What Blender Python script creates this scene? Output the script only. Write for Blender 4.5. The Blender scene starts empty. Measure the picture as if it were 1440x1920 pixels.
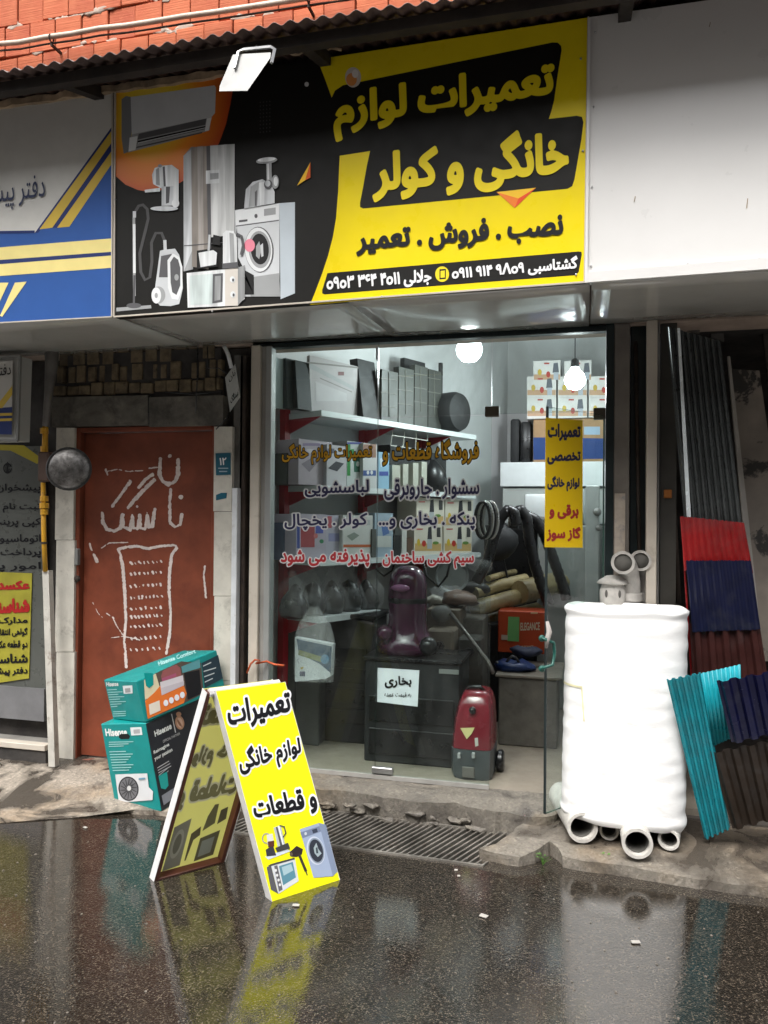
import bpy, bmesh, math, random
import numpy as np
from mathutils import Vector, Matrix, noise
random.seed(7)
SC = bpy.context.scene
COL = SC.collection
V = Vector

# ------------------------------------------------------------------ camera
F, CH, CD = 1442.0, 1.55, 4.1                     # focal length in pixels, eye height, distance to the shop front
yaw, pit, rol = math.radians(14.6), math.radians(.6), math.radians(.5)
C0 = V((0, -CD, CH))
fw = V((-math.sin(yaw)*math.cos(pit), math.cos(yaw)*math.cos(pit), math.sin(pit)))
rt = V((math.cos(yaw), math.sin(yaw), 0)); up = rt.cross(fw)
r2 = rt*math.cos(rol) + up*math.sin(rol); u2 = -rt*math.sin(rol) + up*math.cos(rol)
cam = bpy.data.cameras.new('camera'); cam.sensor_fit = 'VERTICAL'; cam.sensor_height = 36
cam.lens = 36*F/1920; cam.clip_end = 500; cam.clip_start = .05
co = bpy.data.objects.new('camera', cam); COL.objects.link(co)
co.matrix_world = Matrix(((r2.x, u2.x, -fw.x, C0.x), (r2.y, u2.y, -fw.y, C0.y), (r2.z, u2.z, -fw.z, C0.z), (0, 0, 0, 1)))
SC.camera = co

# ------------------------------------------------------------------ sky, sun, exposure
w = bpy.data.worlds.new("World"); SC.world = w; w.use_nodes = True
nt = w.node_tree; bg = nt.nodes['Background']
sky = nt.nodes.new('ShaderNodeTexSky'); sky.sky_type = 'NISHITA'; sky.sun_disc = False
SUN_EL, SUN_AZ = math.radians(60), math.radians(195)     # azimuth clockwise from +Y
sky.sun_elevation = SUN_EL; sky.sun_rotation = SUN_AZ; sky.air_density = 1.0; sky.dust_density = 6
hs = nt.nodes.new('ShaderNodeHueSaturation'); hs.inputs['Saturation'].default_value = .18
nt.links.new(sky.outputs[0], hs.inputs['Color']); nt.links.new(hs.outputs[0], bg.inputs[0])
bg.inputs[1].default_value = .13
sl = bpy.data.lights.new('sun', 'SUN'); sl.energy = 1.1; sl.angle = math.radians(28); sl.color = (1, .97, .93)
so = bpy.data.objects.new('sun', sl); COL.objects.link(so)
sd = V((math.sin(SUN_AZ)*math.cos(SUN_EL), math.cos(SUN_AZ)*math.cos(SUN_EL), math.sin(SUN_EL)))
so.rotation_euler = sd.to_track_quat('Z', 'Y').to_euler()
SC.view_settings.view_transform = 'Standard'; SC.view_settings.look = 'None'
SC.view_settings.exposure = 1.38; SC.view_settings.gamma = 1
SC.view_settings.use_curve_mapping = False
SC.cycles.max_bounces = 8; SC.cycles.transparent_max_bounces = 16

# ------------------------------------------------------------------ measuring helpers: photo pixel -> point on a real plane
def ray(x, y): return fw + r2*((x-720)/F) - u2*((y-960)/F)
def P(x, y, Y=0.0):
    d = ray(x, y); return C0 + d*((Y+CD)/d.y)
def G(x, y, z=0.0):
    d = ray(x, y); return C0 + d*((z-CH)/d.z)
def PL(x, y, o, n):
    d = ray(x, y); return C0 + d*((o-C0).dot(n)/d.dot(n))
def facade(Y): return lambda x, y, e=0: P(x, y, Y-e)
def planemap(o, n):
    n = n.normalized()
    if n.dot(C0-o) < 0: n = -n
    return lambda x, y, e=0: PL(x, y, o+n*e, n)

# ------------------------------------------------------------------ object helpers
ORG = {}
def T(name, label, cat, loc=(0, 0, 0), group=None):
    o = bpy.data.objects.new(name, None); COL.objects.link(o); o.location = loc; o.empty_display_size = .05
    o['label'] = label; o['category'] = cat
    if group: o['group'] = group
    ORG[o.name] = V(loc); return o
def tag(o, label, cat, group=None):
    o['label'] = label; o['category'] = cat
    if group: o['group'] = group
    return o
def mesh(name, verts, faces, mats, parent=None, mi=None, smooth=False, origin=None):
    org = ORG[parent.name] if parent is not None else V(origin) if origin is not None else None
    if org is None:
        a = np.array([tuple(v) for v in verts]); org = V(((a[:, 0].min()+a[:, 0].max())/2, (a[:, 1].min()+a[:, 1].max())/2, a[:, 2].min()))
    me = bpy.data.meshes.new(name)
    me.from_pydata([tuple(V(v)-org) for v in verts], [], [tuple(f) for f in faces])
    for m in (mats if isinstance(mats, (list, tuple)) else [mats]): me.materials.append(m)
    if mi: me.polygons.foreach_set('material_index', mi)
    if smooth is True: me.polygons.foreach_set('use_smooth', [True]*len(me.polygons))
    me.update()
    o = bpy.data.objects.new(name, me); COL.objects.link(o)
    if parent is not None: o.parent = parent
    else: o.location = org
    ORG[o.name] = org
    if smooth == 'auto': autosmooth(me)
    return o
def autosmooth(me, deg=35):
    bm = bmesh.new(); bm.from_mesh(me)
    for f in bm.faces: f.smooth = True
    for e in bm.edges: e.smooth = (len(e.link_faces) == 2 and e.calc_face_angle(0) < math.radians(deg))
    bm.to_mesh(me); bm.free()
class MB:
    def __init__(s): s.v = []; s.f = []; s.m = []
    def add(s, vs, fs, m=0, M=None):
        b = len(s.v); s.v += [(M @ V(v)) if M is not None else V(v) for v in vs]
        s.f += [[i+b for i in f] for f in fs]; s.m += [m]*len(fs); return s
    def box(s, x0, x1, y0, y1, z0, z1, M=None, b=0, m=0):
        if b <= 0:
            vs = [(x, y, z) for x in (x0, x1) for y in (y0, y1) for z in (z0, z1)]
            fs = [(0, 1, 3, 2), (4, 6, 7, 5), (0, 4, 5, 1), (2, 3, 7, 6), (0, 2, 6, 4), (1, 5, 7, 3)]
            return s.add(vs, fs, m, M)
        bm = bmesh.new(); bmesh.ops.create_cube(bm, size=1)
        for v in bm.verts:
            v.co = V(((x0+x1)/2+v.co.x*(x1-x0), (y0+y1)/2+v.co.y*(y1-y0), (z0+z1)/2+v.co.z*(z1-z0)))
        bmesh.ops.bevel(bm, geom=list(bm.edges), offset=b, segments=2 if b > .012 else 1, affect='EDGES', profile=.5)
        bm.verts.index_update()
        s.add([v.co.copy() for v in bm.verts], [[v.index for v in f.verts] for f in bm.faces], m, M); bm.free(); return s
    def hexa(s, p, m=0):            # 8 points: bottom 4 in order, top 4 in order
        return s.add(p, [(3, 2, 1, 0), (4, 5, 6, 7), (0, 1, 5, 4), (1, 2, 6, 5), (2, 3, 7, 6), (3, 0, 4, 7)], m)
    def tube(s, pts, r, n=8, m=0, cap=True, closed=False):
        pts = [V(p) for p in pts]; N = len(pts); vs = []
        rs = r if isinstance(r, (list, tuple)) else [r]*N
        prev = None
        for i, p in enumerate(pts):
            t = (pts[(i+1) % N]-pts[i-1]) if closed else (pts[min(i+1, N-1)]-pts[max(i-1, 0)])
            t = t.normalized() if t.length > 1e-9 else V((0, 0, 1))
            if prev is None: a = t.orthogonal().normalized()
            else:
                a = prev-t*prev.dot(t); a = a.normalized() if a.length > 1e-6 else t.orthogonal().normalized()
            prev = a; b = t.cross(a)
            vs += [p+(a*math.cos(2*math.pi*k/n)+b*math.sin(2*math.pi*k/n))*rs[i] for k in range(n)]
        fs = []
        for i in range(N if closed else N-1):
            j = (i+1) % N
            for k in range(n): fs.append((i*n+k, i*n+(k+1) % n, j*n+(k+1) % n, j*n+k))
        if cap and not closed: fs += [list(range(n))[::-1], [(N-1)*n+k for k in range(n)]]
        return s.add(vs, fs, m)
    def lathe(s, prof, n=24, M=None, m=0, sx=1, sy=1):
        vs = []; fs = []
        for r, z in prof: vs += [(r*sx*math.cos(2*math.pi*k/n), r*sy*math.sin(2*math.pi*k/n), z) for k in range(n)]
        for i in range(len(prof)-1):
            for k in range(n): fs.append((i*n+k, i*n+(k+1) % n, (i+1)*n+(k+1) % n, (i+1)*n+k))
        return s.add(vs, fs, m, M)
    def pipe(s, p0, p1, ro, ri, n=24, m=0, jit=0):      # a hollow pipe piece with open ends
        p0, p1 = V(p0), V(p1); z = (p1-p0).normalized(); x = z.orthogonal().normalized(); y = z.cross(x); L = (p1-p0).length
        M = Matrix(((x.x, y.x, z.x, p0.x), (x.y, y.y, z.y, p0.y), (x.z, y.z, z.z, p0.z), (0, 0, 0, 1)))
        return s.lathe([(ri, 0), (ro, 0), (ro, L), (ri, L), (ri, 0)], n, M, m)
    def poly(s, pts, d, m=0):       # polygon extruded by vector d
        n = len(pts); pts = [V(p) for p in pts]
        return s.add(pts+[p+d for p in pts], [list(range(n))[::-1], [n+i for i in range(n)]]+[(i, (i+1) % n, n+(i+1) % n, n+i) for i in range(n)], m)
    def ball(s, c, r, m=0, n=12, sx=1, sy=1, sz=1):
        c = V(c); M = Matrix.Translation(c)
        return s.lathe([(r*math.sin(math.pi*i/8)+1e-5, -r*sz*math.cos(math.pi*i/8)) for i in range(9)], n, M, m, sx, sy)
    def build(s, name, mats, parent=None, smooth='auto', origin=None):
        return mesh(name, s.v, s.f, mats, parent, s.m if isinstance(mats, (list, tuple)) else None, smooth, origin)
def frameM(o, x, z):                # matrix from origin, x axis, z axis hint
    x = V(x).normalized(); z = V(z); y = z.cross(x).normalized(); z = x.cross(y)
    return Matrix(((x.x, y.x, z.x, o[0]), (x.y, y.y, z.y, o[1]), (x.z, y.z, z.z, o[2]), (0, 0, 0, 1)))

# ------------------------------------------------------------------ materials
def newmat(name):
    m = bpy.data.materials.new(name); m.use_nodes = True
    return m, m.node_tree, m.node_tree.nodes['Principled BSDF']
def N(nt, kind, **kw):
    n = nt.nodes.new(kind)
    for k, v in kw.items():
        if k in n.inputs: n.inputs[k].default_value = v
        else: setattr(n, k, v)
    return n
def mixc(nt, fac, a, b, mode='MIX'):
    n = nt.nodes.new('ShaderNodeMix'); n.data_type = 'RGBA'; n.blend_type = mode
    if hasattr(fac, 'is_linked'): nt.links.new(fac, n.inputs[0])
    else: n.inputs[0].default_value = fac
    for i, c in ((6, a), (7, b)):
        if hasattr(c, 'is_linked'): nt.links.new(c, n.inputs[i])
        else: n.inputs[i].default_value = (*c[:3], 1)
    return n.outputs[2]
def ramp(nt, src, a, b, c0=0, c1=1):
    r = nt.nodes.new('ShaderNodeMapRange'); r.inputs[1].default_value = a; r.inputs[2].default_value = b
    r.inputs[3].default_value = c0; r.inputs[4].default_value = c1; nt.links.new(src, r.inputs[0]); return r.outputs[0]
def coords(nt, scale=(1, 1, 1), rnd=False):
    tc = nt.nodes.new('ShaderNodeNewGeometry'); mp = nt.nodes.new('ShaderNodeMapping'); mp.inputs['Scale'].default_value = scale
    nt.links.new(tc.outputs['Position'], mp.inputs[0])
    return mp.outputs[0]
def ntex(nt, co, sc, det=5, rough=.6, dist=0):
    n = N(nt, 'ShaderNodeTexNoise', Scale=sc, Detail=det, Roughness=rough, Distortion=dist); nt.links.new(co, n.inputs['Vector']); return n.outputs[0]
def M(name, col, rough=.5, metal=0, var=.12, vs=6, dirt=None, ds=2.5, dl=.55, dh=.75, bump=0, bs=40, spec=.5, stretch=(1, 1, 1), coat=0):
    m, nt, b = newmat(name); c = coords(nt, stretch)
    n1 = ntex(nt, c, vs)
    dark = tuple(x*(1-var*2) for x in col); lite = tuple(min(1, x*(1+var)) for x in col)
    out = mixc(nt, ramp(nt, n1, .3, .7), dark, lite)
    if dirt:
        n2 = ntex(nt, c, ds, 8, .7, .4); out = mixc(nt, ramp(nt, n2, dl, dh), out, dirt)
    nt.links.new(out, b.inputs['Base Color'])
    n3 = ntex(nt, c, vs*3); nt.links.new(ramp(nt, n3, .2, .8, max(.03, rough-.1), min(1, rough+.12)), b.inputs['Roughness'])
    b.inputs['Metallic'].default_value = metal; b.inputs['Specular IOR Level'].default_value = spec
    b.inputs['Coat Weight'].default_value = coat; b.inputs['Coat Roughness'].default_value = .1
    if bump:
        bp = N(nt, 'ShaderNodeBump', Strength=min(1, bump), Distance=.004*max(1, bump)); nt.links.new(ntex(nt, c, bs, 6), bp.inputs['Height']); nt.links.new(bp.outputs[0], b.inputs['Normal'])
    return m
_pc = {}
def paint(col, rough=.5):
    k = (col, rough)
    if k not in _pc: _pc[k] = M('print_%02d' % len(_pc), col, rough, var=.03, vs=9, spec=.25)
    return _pc[k]
_gp = {}
def photo_print(col):
    if col not in _gp:
        m, nt, b = newmat('photo_print_%02d' % len(_gp)); c = coords(nt, (26, 1, 2.2)); c2 = coords(nt, (5, 1, 7))
        o = mixc(nt, ramp(nt, ntex(nt, c, 1, 3, .5), .36, .64), tuple(x*.62 for x in col), tuple(min(1, x*1.15) for x in col))
        o = mixc(nt, ramp(nt, ntex(nt, c2, 1, 2), .35, .7, 0, .5), o, col); nt.links.new(o, b.inputs['Base Color'])
        b.inputs['Roughness'].default_value = .5; b.inputs['Specular IOR Level'].default_value = .25; _gp[col] = m
    return _gp[col]
def emis(name, col, s, base=None):
    m, nt, b = newmat(name); b.inputs['Base Color'].default_value = (*(base or col), 1)
    b.inputs['Emission Color'].default_value = (*col, 1); b.inputs['Emission Strength'].default_value = s; return m
def radial(name, cen, rad, stops, rough=.35):
    m, nt, b = newmat(name); g = nt.nodes.new('ShaderNodeNewGeometry')
    d = N(nt, 'ShaderNodeVectorMath', operation='DISTANCE'); d.inputs[1].default_value = cen; nt.links.new(g.outputs['Position'], d.inputs[0])
    r = nt.nodes.new('ShaderNodeValToRGB'); e = r.color_ramp.elements
    for i, (p, c) in enumerate(stops):
        x = e[i] if i < 2 else e.new(p); x.position = p; x.color = (*c, 1)
    nt.links.new(ramp(nt, d.outputs['Value'], 0, rad), r.inputs[0]); nt.links.new(r.outputs[0], b.inputs['Base Color'])
    b.inputs['Roughness'].default_value = rough; return m
def asphalt():
    m, nt, b = newmat('wet_asphalt'); c = coords(nt)
    vo = N(nt, 'ShaderNodeTexVoronoi', Scale=150); nt.links.new(c, vo.inputs['Vector'])
    v2 = N(nt, 'ShaderNodeTexVoronoi', Scale=230); nt.links.new(c, v2.inputs['Vector'])
    big = ntex(nt, c, 1.3, 4); mid = ntex(nt, c, 9, 6, .7)
    sep = nt.nodes.new('ShaderNodeSeparateColor'); nt.links.new(vo.outputs['Color'], sep.inputs[0])
    st = mixc(nt, ramp(nt, sep.outputs[0], .45, 1), (.030, .024, .018), (.145, .116, .085))
    st = mixc(nt, ramp(nt, vo.outputs['Distance'], .25, .6), st, (.010, .008, .006))
    st = mixc(nt, ramp(nt, mid, .45, .75, 0, .6), st, (.03, .022, .015))
    st = mixc(nt, ramp(nt, big, .5, .7, 0, .35), st, (.045, .034, .025))
    nt.links.new(st, b.inputs['Base Color'])
    n2 = ntex(nt, c, 2.2, 5, .65)
    nt.links.new(ramp(nt, n2, .35, .65, .35, .55), b.inputs['Roughness'])
    h = nt.nodes.new('ShaderNodeMath'); h.operation = 'ADD'; nt.links.new(vo.outputs['Distance'], h.inputs[0]); nt.links.new(v2.outputs['Distance'], h.inputs[1])
    bp = N(nt, 'ShaderNodeBump', Strength=.55, Distance=.003, invert=True); nt.links.new(h.outputs[0], bp.inputs['Height'])
    b1 = N(nt, 'ShaderNodeBump', Strength=.3, Distance=.01); nt.links.new(ntex(nt, c, 14, 3), b1.inputs['Height']); nt.links.new(b1.outputs[0], bp.inputs['Normal'])
    nt.links.new(bp.outputs[0], b.inputs['Normal'])
    # film of rain water over the stones: smoother in the puddled patches
    b2 = N(nt, 'ShaderNodeBump', Strength=.28, Distance=.0005, invert=True); nt.links.new(vo.outputs['Distance'], b2.inputs['Height'])
    nt.links.new(ramp(nt, n2, .3, .6, .9, 1), b.inputs['Coat Weight']); b.inputs['Coat IOR'].default_value = 1.95; b.inputs['Specular IOR Level'].default_value = .12
    nt.links.new(ramp(nt, n2, .35, .7, .02, .07), b.inputs['Coat Roughness']); nt.links.new(b2.outputs[0], b.inputs['Coat Normal'])
    return m
def concrete(name, col, wet, wl=.5, wh=.6, ws=3.5, bump=1):
    m, nt, b = newmat(name); c = coords(nt)
    g = ntex(nt, c, 60, 6, .7); k = ntex(nt, c, 4, 7, .65)
    vo = N(nt, 'ShaderNodeTexVoronoi', Scale=90); nt.links.new(c, vo.inputs['Vector'])
    o = mixc(nt, ramp(nt, g, .3, .7), tuple(x*.62 for x in col), col)
    o = mixc(nt, ramp(nt, k, .4, .7, 0, .55), o, tuple(x*.6 for x in col))
    sp = nt.nodes.new('ShaderNodeSeparateColor'); nt.links.new(vo.outputs['Color'], sp.inputs[0]); o = mixc(nt, ramp(nt, sp.outputs[0], .7, 1, 0, .45), o, tuple(min(1, x*1.5) for x in col)); o = mixc(nt, ramp(nt, sp.outputs[1], .75, 1, 0, .5), o, tuple(x*.3 for x in col)); o = mixc(nt, ramp(nt, ntex(nt, c, 1.7, 5), .5, .62, 0, .35), o, (col[0]*1.05, col[1]*.82, col[2]*.55))
    wm = ntex(nt, c, ws, 6, .6, .8); f = ramp(nt, wm, wl, wh)
    o = mixc(nt, f, o, wet); nt.links.new(o, b.inputs['Base Color'])
    nt.links.new(ramp(nt, wm, wl, wh, .75, .22), b.inputs['Roughness'])
    bp = N(nt, 'ShaderNodeBump', Strength=.9*bump, Distance=.008); nt.links.new(g, bp.inputs['Height'])
    b3 = N(nt, 'ShaderNodeBump', Strength=.5, Distance=.02); nt.links.new(k, b3.inputs['Height']); nt.links.new(b3.outputs[0], bp.inputs['Normal'])
    nt.links.new(bp.outputs[0], b.inputs['Normal']); return m
def clay():
    m, nt, b = newmat('hollow_clay_brick'); c = coords(nt)
    oi = nt.nodes.new('ShaderNodeObjectInfo')
    o = mixc(nt, ramp(nt, oi.outputs['Random'], 0, 1), (.36, .065, .022), (.50, .12, .042))
    n1 = ntex(nt, c, 12, 6); o = mixc(nt, ramp(nt, n1, .35, .75, 0, .5), o, (.55, .17, .07))
    n2 = ntex(nt, c, 5, 8, .7, .5); o = mixc(nt, ramp(nt, n2, .68, .78, 0, .8), o, (.6, .5, .42))
    nt.links.new(o, b.inputs['Base Color']); b.inputs['Roughness'].default_value = .8
    cz = coords(nt, (3, 3, 120)); bp = N(nt, 'ShaderNodeBump', Strength=.8, Distance=.004); nt.links.new(ntex(nt, cz, 1, 2), bp.inputs['Height']); nt.links.new(bp.outputs[0], b.inputs['Normal'])
    return m
def glass(name, tint=(.92, .965, .95), rough=0.0, ior=1.45, haze=0):
    m, nt, b = newmat(name); nt.nodes.remove(b); out = nt.nodes['Material Output']
    tr = N(nt, 'ShaderNodeBsdfTransparent'); tr.inputs[0].default_value = (*tint, 1)
    gl = N(nt, 'ShaderNodeBsdfGlossy', Roughness=rough); fr0 = N(nt, 'ShaderNodeFresnel', IOR=ior); gg = nt.nodes.new('ShaderNodeNewGeometry'); iv = N(nt, 'ShaderNodeMath', operation='SUBTRACT'); iv.inputs[0].default_value = 1; nt.links.new(gg.outputs['Backfacing'], iv.inputs[1]); fr = N(nt, 'ShaderNodeMath', operation='MULTIPLY'); nt.links.new(fr0.outputs[0], fr.inputs[0]); nt.links.new(iv.outputs[0], fr.inputs[1])
    mx = nt.nodes.new('ShaderNodeMixShader'); nt.links.new(fr.outputs[0], mx.inputs[0]); nt.links.new(tr.outputs[0], mx.inputs[1]); nt.links.new(gl.outputs[0], mx.inputs[2])
    last = mx.outputs[0]
    if haze:            # pale haze: smears and soft reflections painted into the pane
        df = N(nt, 'ShaderNodeBsdfDiffuse'); df.inputs[0].default_value = (.5, .5, .48, 1)
        c = coords(nt, (1.2, 1, .5)); f = ramp(nt, ntex(nt, c, 3, 6, .6, 1.2), .42, .8, .0, haze)
        m2 = nt.nodes.new('ShaderNodeMixShader'); nt.links.new(f, m2.inputs[0]); nt.links.new(last, m2.inputs[1]); nt.links.new(df.outputs[0], m2.inputs[2]); last = m2.outputs[0]
    nt.links.new(last, out.inputs[0]); return m
def film(name, opac=.25, rough=.18):
    m, nt, b = newmat(name); out = nt.nodes['Material Output']
    b.inputs['Base Color'].default_value = (.75, .75, .75, 1); b.inputs['Roughness'].default_value = rough
    tr = N(nt, 'ShaderNodeBsdfTransparent'); mx = nt.nodes.new('ShaderNodeMixShader'); c = coords(nt)
    nt.links.new(ramp(nt, ntex(nt, c, 25, 5, .7, 1), .35, .75, opac*.4, min(1, opac*2)), mx.inputs[0])
    nt.links.new(tr.outputs[0], mx.inputs[1]); nt.links.new(b.outputs[0], mx.inputs[2]); nt.links.new(mx.outputs[0], out.inputs[0])
    bp = N(nt, 'ShaderNodeBump', Strength=.8, Distance=.01); nt.links.new(ntex(nt, c, 30, 4, .6, 1), bp.inputs['Height']); nt.links.new(bp.outputs[0], b.inputs['Normal'])
    return m
ASPH = asphalt()
CONC = concrete('pavement_concrete', (.34, .295, .24), (.06, .05, .04), .48, .57, 3)
CONCR = concrete('kerb_concrete', (.22, .195, .16), (.07, .058, .046), .44, .6, 3)
SILLM = concrete('sill_mortar', (.19, .17, .14), (.09, .08, .07), .5, .66, 6)
CLAY = clay(); MORT = M('pale_mortar', (.42, .33, .27), .9, bump=1, bs=30)
DARKW = M('sooty_plaster', (.045, .04, .036), .85, var=.35, bump=1, bs=20)
YBR = M('sooty_yellow_brick', (.16, .12, .07), .85, var=.3, vs=14, bump=1, bs=60, dirt=(.03, .025, .02), ds=8)
MARB = M('stained_marble', (.60, .57, .50), .5, var=.12, dirt=(.14, .12, .10), ds=7, dl=.55, dh=.8, bump=.3, bs=25)
LINT = M('sooty_stone', (.16, .145, .12), .7, var=.25, dirt=(.04, .035, .03), ds=5, dl=.42, dh=.65, bump=.5, bs=25)
REDD = M('red_oxide_paint', (.205, .052, .026), .48, var=.15, vs=5, dirt=(.12, .028, .017), ds=2.2, bump=.2, bs=12, spec=.3)
CHALK = M('white_brush_paint', (.68, .58, .54), .8, var=.1, vs=40)
WHITEAL = M('ivory_aluminium', (.52, .47, .40), .4, var=.06, dirt=(.3, .25, .19), ds=4, dl=.6)
GREYAL = M('grey_aluminium', (.30, .29, .27), .4, var=.1)
BLACKF = M('black_frame', (.008, .016, .017), .35, var=.1)
RUST = M('rusty_steel', (.05, .035, .026), .8, var=.35, dirt=(.12, .055, .03), ds=14, dl=.6, bump=1, bs=40)
FASC = M('white_composite_panel', (.72, .71, .69), .32, var=.02, vs=2, dirt=(.52, .49, .44), ds=22, dl=.72, dh=.82)
SOFF = M('glossy_soffit_panel', (.50, .49, .46), .10, var=.06, vs=2.5, dirt=(.32, .30, .26), ds=2, dl=.6, dh=.9, spec=.8)
AWN = M('weathered_corrugated_steel', (.10, .06, .05), .5, metal=.3, var=.25, bump=.4, bs=20)
AWNE = M('dark_timber', (.025, .018, .014), .8, var=.3)
DARKM = M('dark_metal', (.03, .03, .032), .4, metal=.4)
STEEL = M('galvanised_steel', (.42, .42, .42), .35, metal=.8, var=.15)
FOAM = M('white_foam_sheet', (.82, .82, .81), .5, var=.015, vs=5, bump=.35, bs=14, dirt=(.62, .60, .56), ds=6, dl=.6, dh=.8, stretch=(1, 1, 3))
CEM = M('fibre_cement', (.42, .40, .37), .85, var=.12, vs=20, bump=.8, bs=60)
PIPEW = M('cement_pipe', (.52, .50, .46), .8, var=.12, vs=20, dirt=(.2, .18, .15), ds=6, dl=.6, bump=.6, bs=50)
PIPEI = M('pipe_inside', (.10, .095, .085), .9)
GLASS = glass('shop_glass', haze=.03); GLASST = glass('hazed_transom_glass', haze=.16); GLASSE = M('glass_edge_green', (.03, .07, .055), .2)  # transom haze also paints the pale reflection near the bulbs
FILM = film('clear_plastic_film', .2); FILM2 = film('crumpled_plastic_wrap', .10, .1)
WALLI = M('shop_wall_paint', (.55, .56, .56), .6, var=.04, vs=2)
TILE = M('beige_floor_tile', (.27, .235, .19), .35, var=.1, dirt=(.2, .17, .14), ds=7)
SHW = M('white_shelf_paint', (.62, .66, .66), .35, var=.05)
REDS = M('red_upright_paint', (.40, .012, .022), .35, var=.1)
BLK = M('black_plastic', (.012, .012, .013), .3, var=.15); BLK2 = M('matt_black', (.012, .013, .014), .6, var=.2)
CARD = M('brown_cardboard', (.33, .21, .11), .8, var=.08)
YEL = M('yellow_print', (.84, .66, .012), .3, var=.03, vs=3, spec=.2)
BLKP = M('black_print', (.010, .0095, .008), .5, var=.1, spec=.2)
FYEL = M('fluorescent_yellow_banner', (.88, .86, .006), .4, var=.02, spec=.25)
INK = M('black_ink', (.008, .008, .010), .5, spec=.2)

# ------------------------------------------------------------------ lettering: outlines measured as a distance field, so strokes can be thickened cleanly
FORMS = {'ا': (0xFE8D, 0xFE8E, 0, 0), 'ب': (0xFE8F, 0xFE90, 0xFE91, 0xFE92), 'پ': (0xFB56, 0xFB57, 0xFB58, 0xFB59), 'ت': (0xFE95, 0xFE96, 0xFE97, 0xFE98), 'ج': (0xFE9D, 0xFE9E, 0xFE9F, 0xFEA0), 'چ': (0xFB7A, 0xFB7B, 0xFB7C, 0xFB7D),
 'ح': (0xFEA1, 0xFEA2, 0xFEA3, 0xFEA4), 'خ': (0xFEA5, 0xFEA6, 0xFEA7, 0xFEA8), 'د': (0xFEA9, 0xFEAA, 0, 0), 'ذ': (0xFEAB, 0xFEAC, 0, 0), 'ر': (0xFEAD, 0xFEAE, 0, 0), 'ز': (0xFEAF, 0xFEB0, 0, 0), 'س': (0xFEB1, 0xFEB2, 0xFEB3, 0xFEB4), 'ش': (0xFEB5, 0xFEB6, 0xFEB7, 0xFEB8),
 'ص': (0xFEB9, 0xFEBA, 0xFEBB, 0xFEBC), 'ط': (0xFEC1, 0xFEC2, 0xFEC3, 0xFEC4), 'ع': (0xFEC9, 0xFECA, 0xFECB, 0xFECC), 'ف': (0xFED1, 0xFED2, 0xFED3, 0xFED4), 'ق': (0xFED5, 0xFED6, 0xFED7, 0xFED8), 'ک': (0xFB8E, 0xFB8F, 0xFB90, 0xFB91), 'گ': (0xFB92, 0xFB93, 0xFB94, 0xFB95),
 'ل': (0xFEDD, 0xFEDE, 0xFEDF, 0xFEE0), 'م': (0xFEE1, 0xFEE2, 0xFEE3, 0xFEE4), 'ن': (0xFEE5, 0xFEE6, 0xFEE7, 0xFEE8), 'ه': (0xFEE9, 0xFEEA, 0xFEEB, 0xFEEC), 'و': (0xFEED, 0xFEEE, 0, 0), 'ی': (0xFBFC, 0xFBFD, 0xFBFE, 0xFBFF)}
def shape(s):
    out = []; s = s.replace('لا', '\ufefb')
    for i, c in enumerate(s):
        p = i > 0 and s[i-1] in FORMS and FORMS[s[i-1]][2]
        if c == '\ufefb': out.append(chr(0xFEFC if p else 0xFEFB)); continue
        if c not in FORMS: out.append(c); continue
        f = FORMS[c]; n = i+1 < len(s) and (s[i+1] in FORMS or s[i+1] == '\ufefb') and f[2]
        out.append(chr(f[(3 if n else 1) if p else (2 if n else 0)]))
    r = []; run = []
    for ch in reversed(out):
        if '۰' <= ch <= '۹' or ch in 'oΛ': run.append(ch); continue
        r += run[::-1]; run = []; r.append(ch)
    return ''.join(r+run[::-1])
_gc = {}
def glyphs(s):
    if s in _gc: return _gc[s]
    c = bpy.data.curves.new('t', 'FONT'); c.body = shape(s) if any(ch in FORMS for ch in s) else s; c.size = 1; c.resolution_u = 3
    o = bpy.data.objects.new('t', c); COL.objects.link(o); bpy.context.view_layer.update()
    me = bpy.data.meshes.new_from_object(o.evaluated_get(bpy.context.evaluated_depsgraph_get()))
    v = np.array([(a.co.x, a.co.y) for a in me.vertices]); tr = []
    cnt = {}
    me.calc_loop_triangles()
    for p in me.polygons:
        for e in p.edge_keys: cnt[e] = cnt.get(e, 0)+1
    tr = [tuple(t.vertices) for t in me.loop_triangles]
    ed = [e for e, k in cnt.items() if k == 1]
    bpy.data.objects.remove(o); bpy.data.curves.remove(c); bpy.data.meshes.remove(me)
    _gc[s] = (v, tr, ed); return _gc[s]
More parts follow.
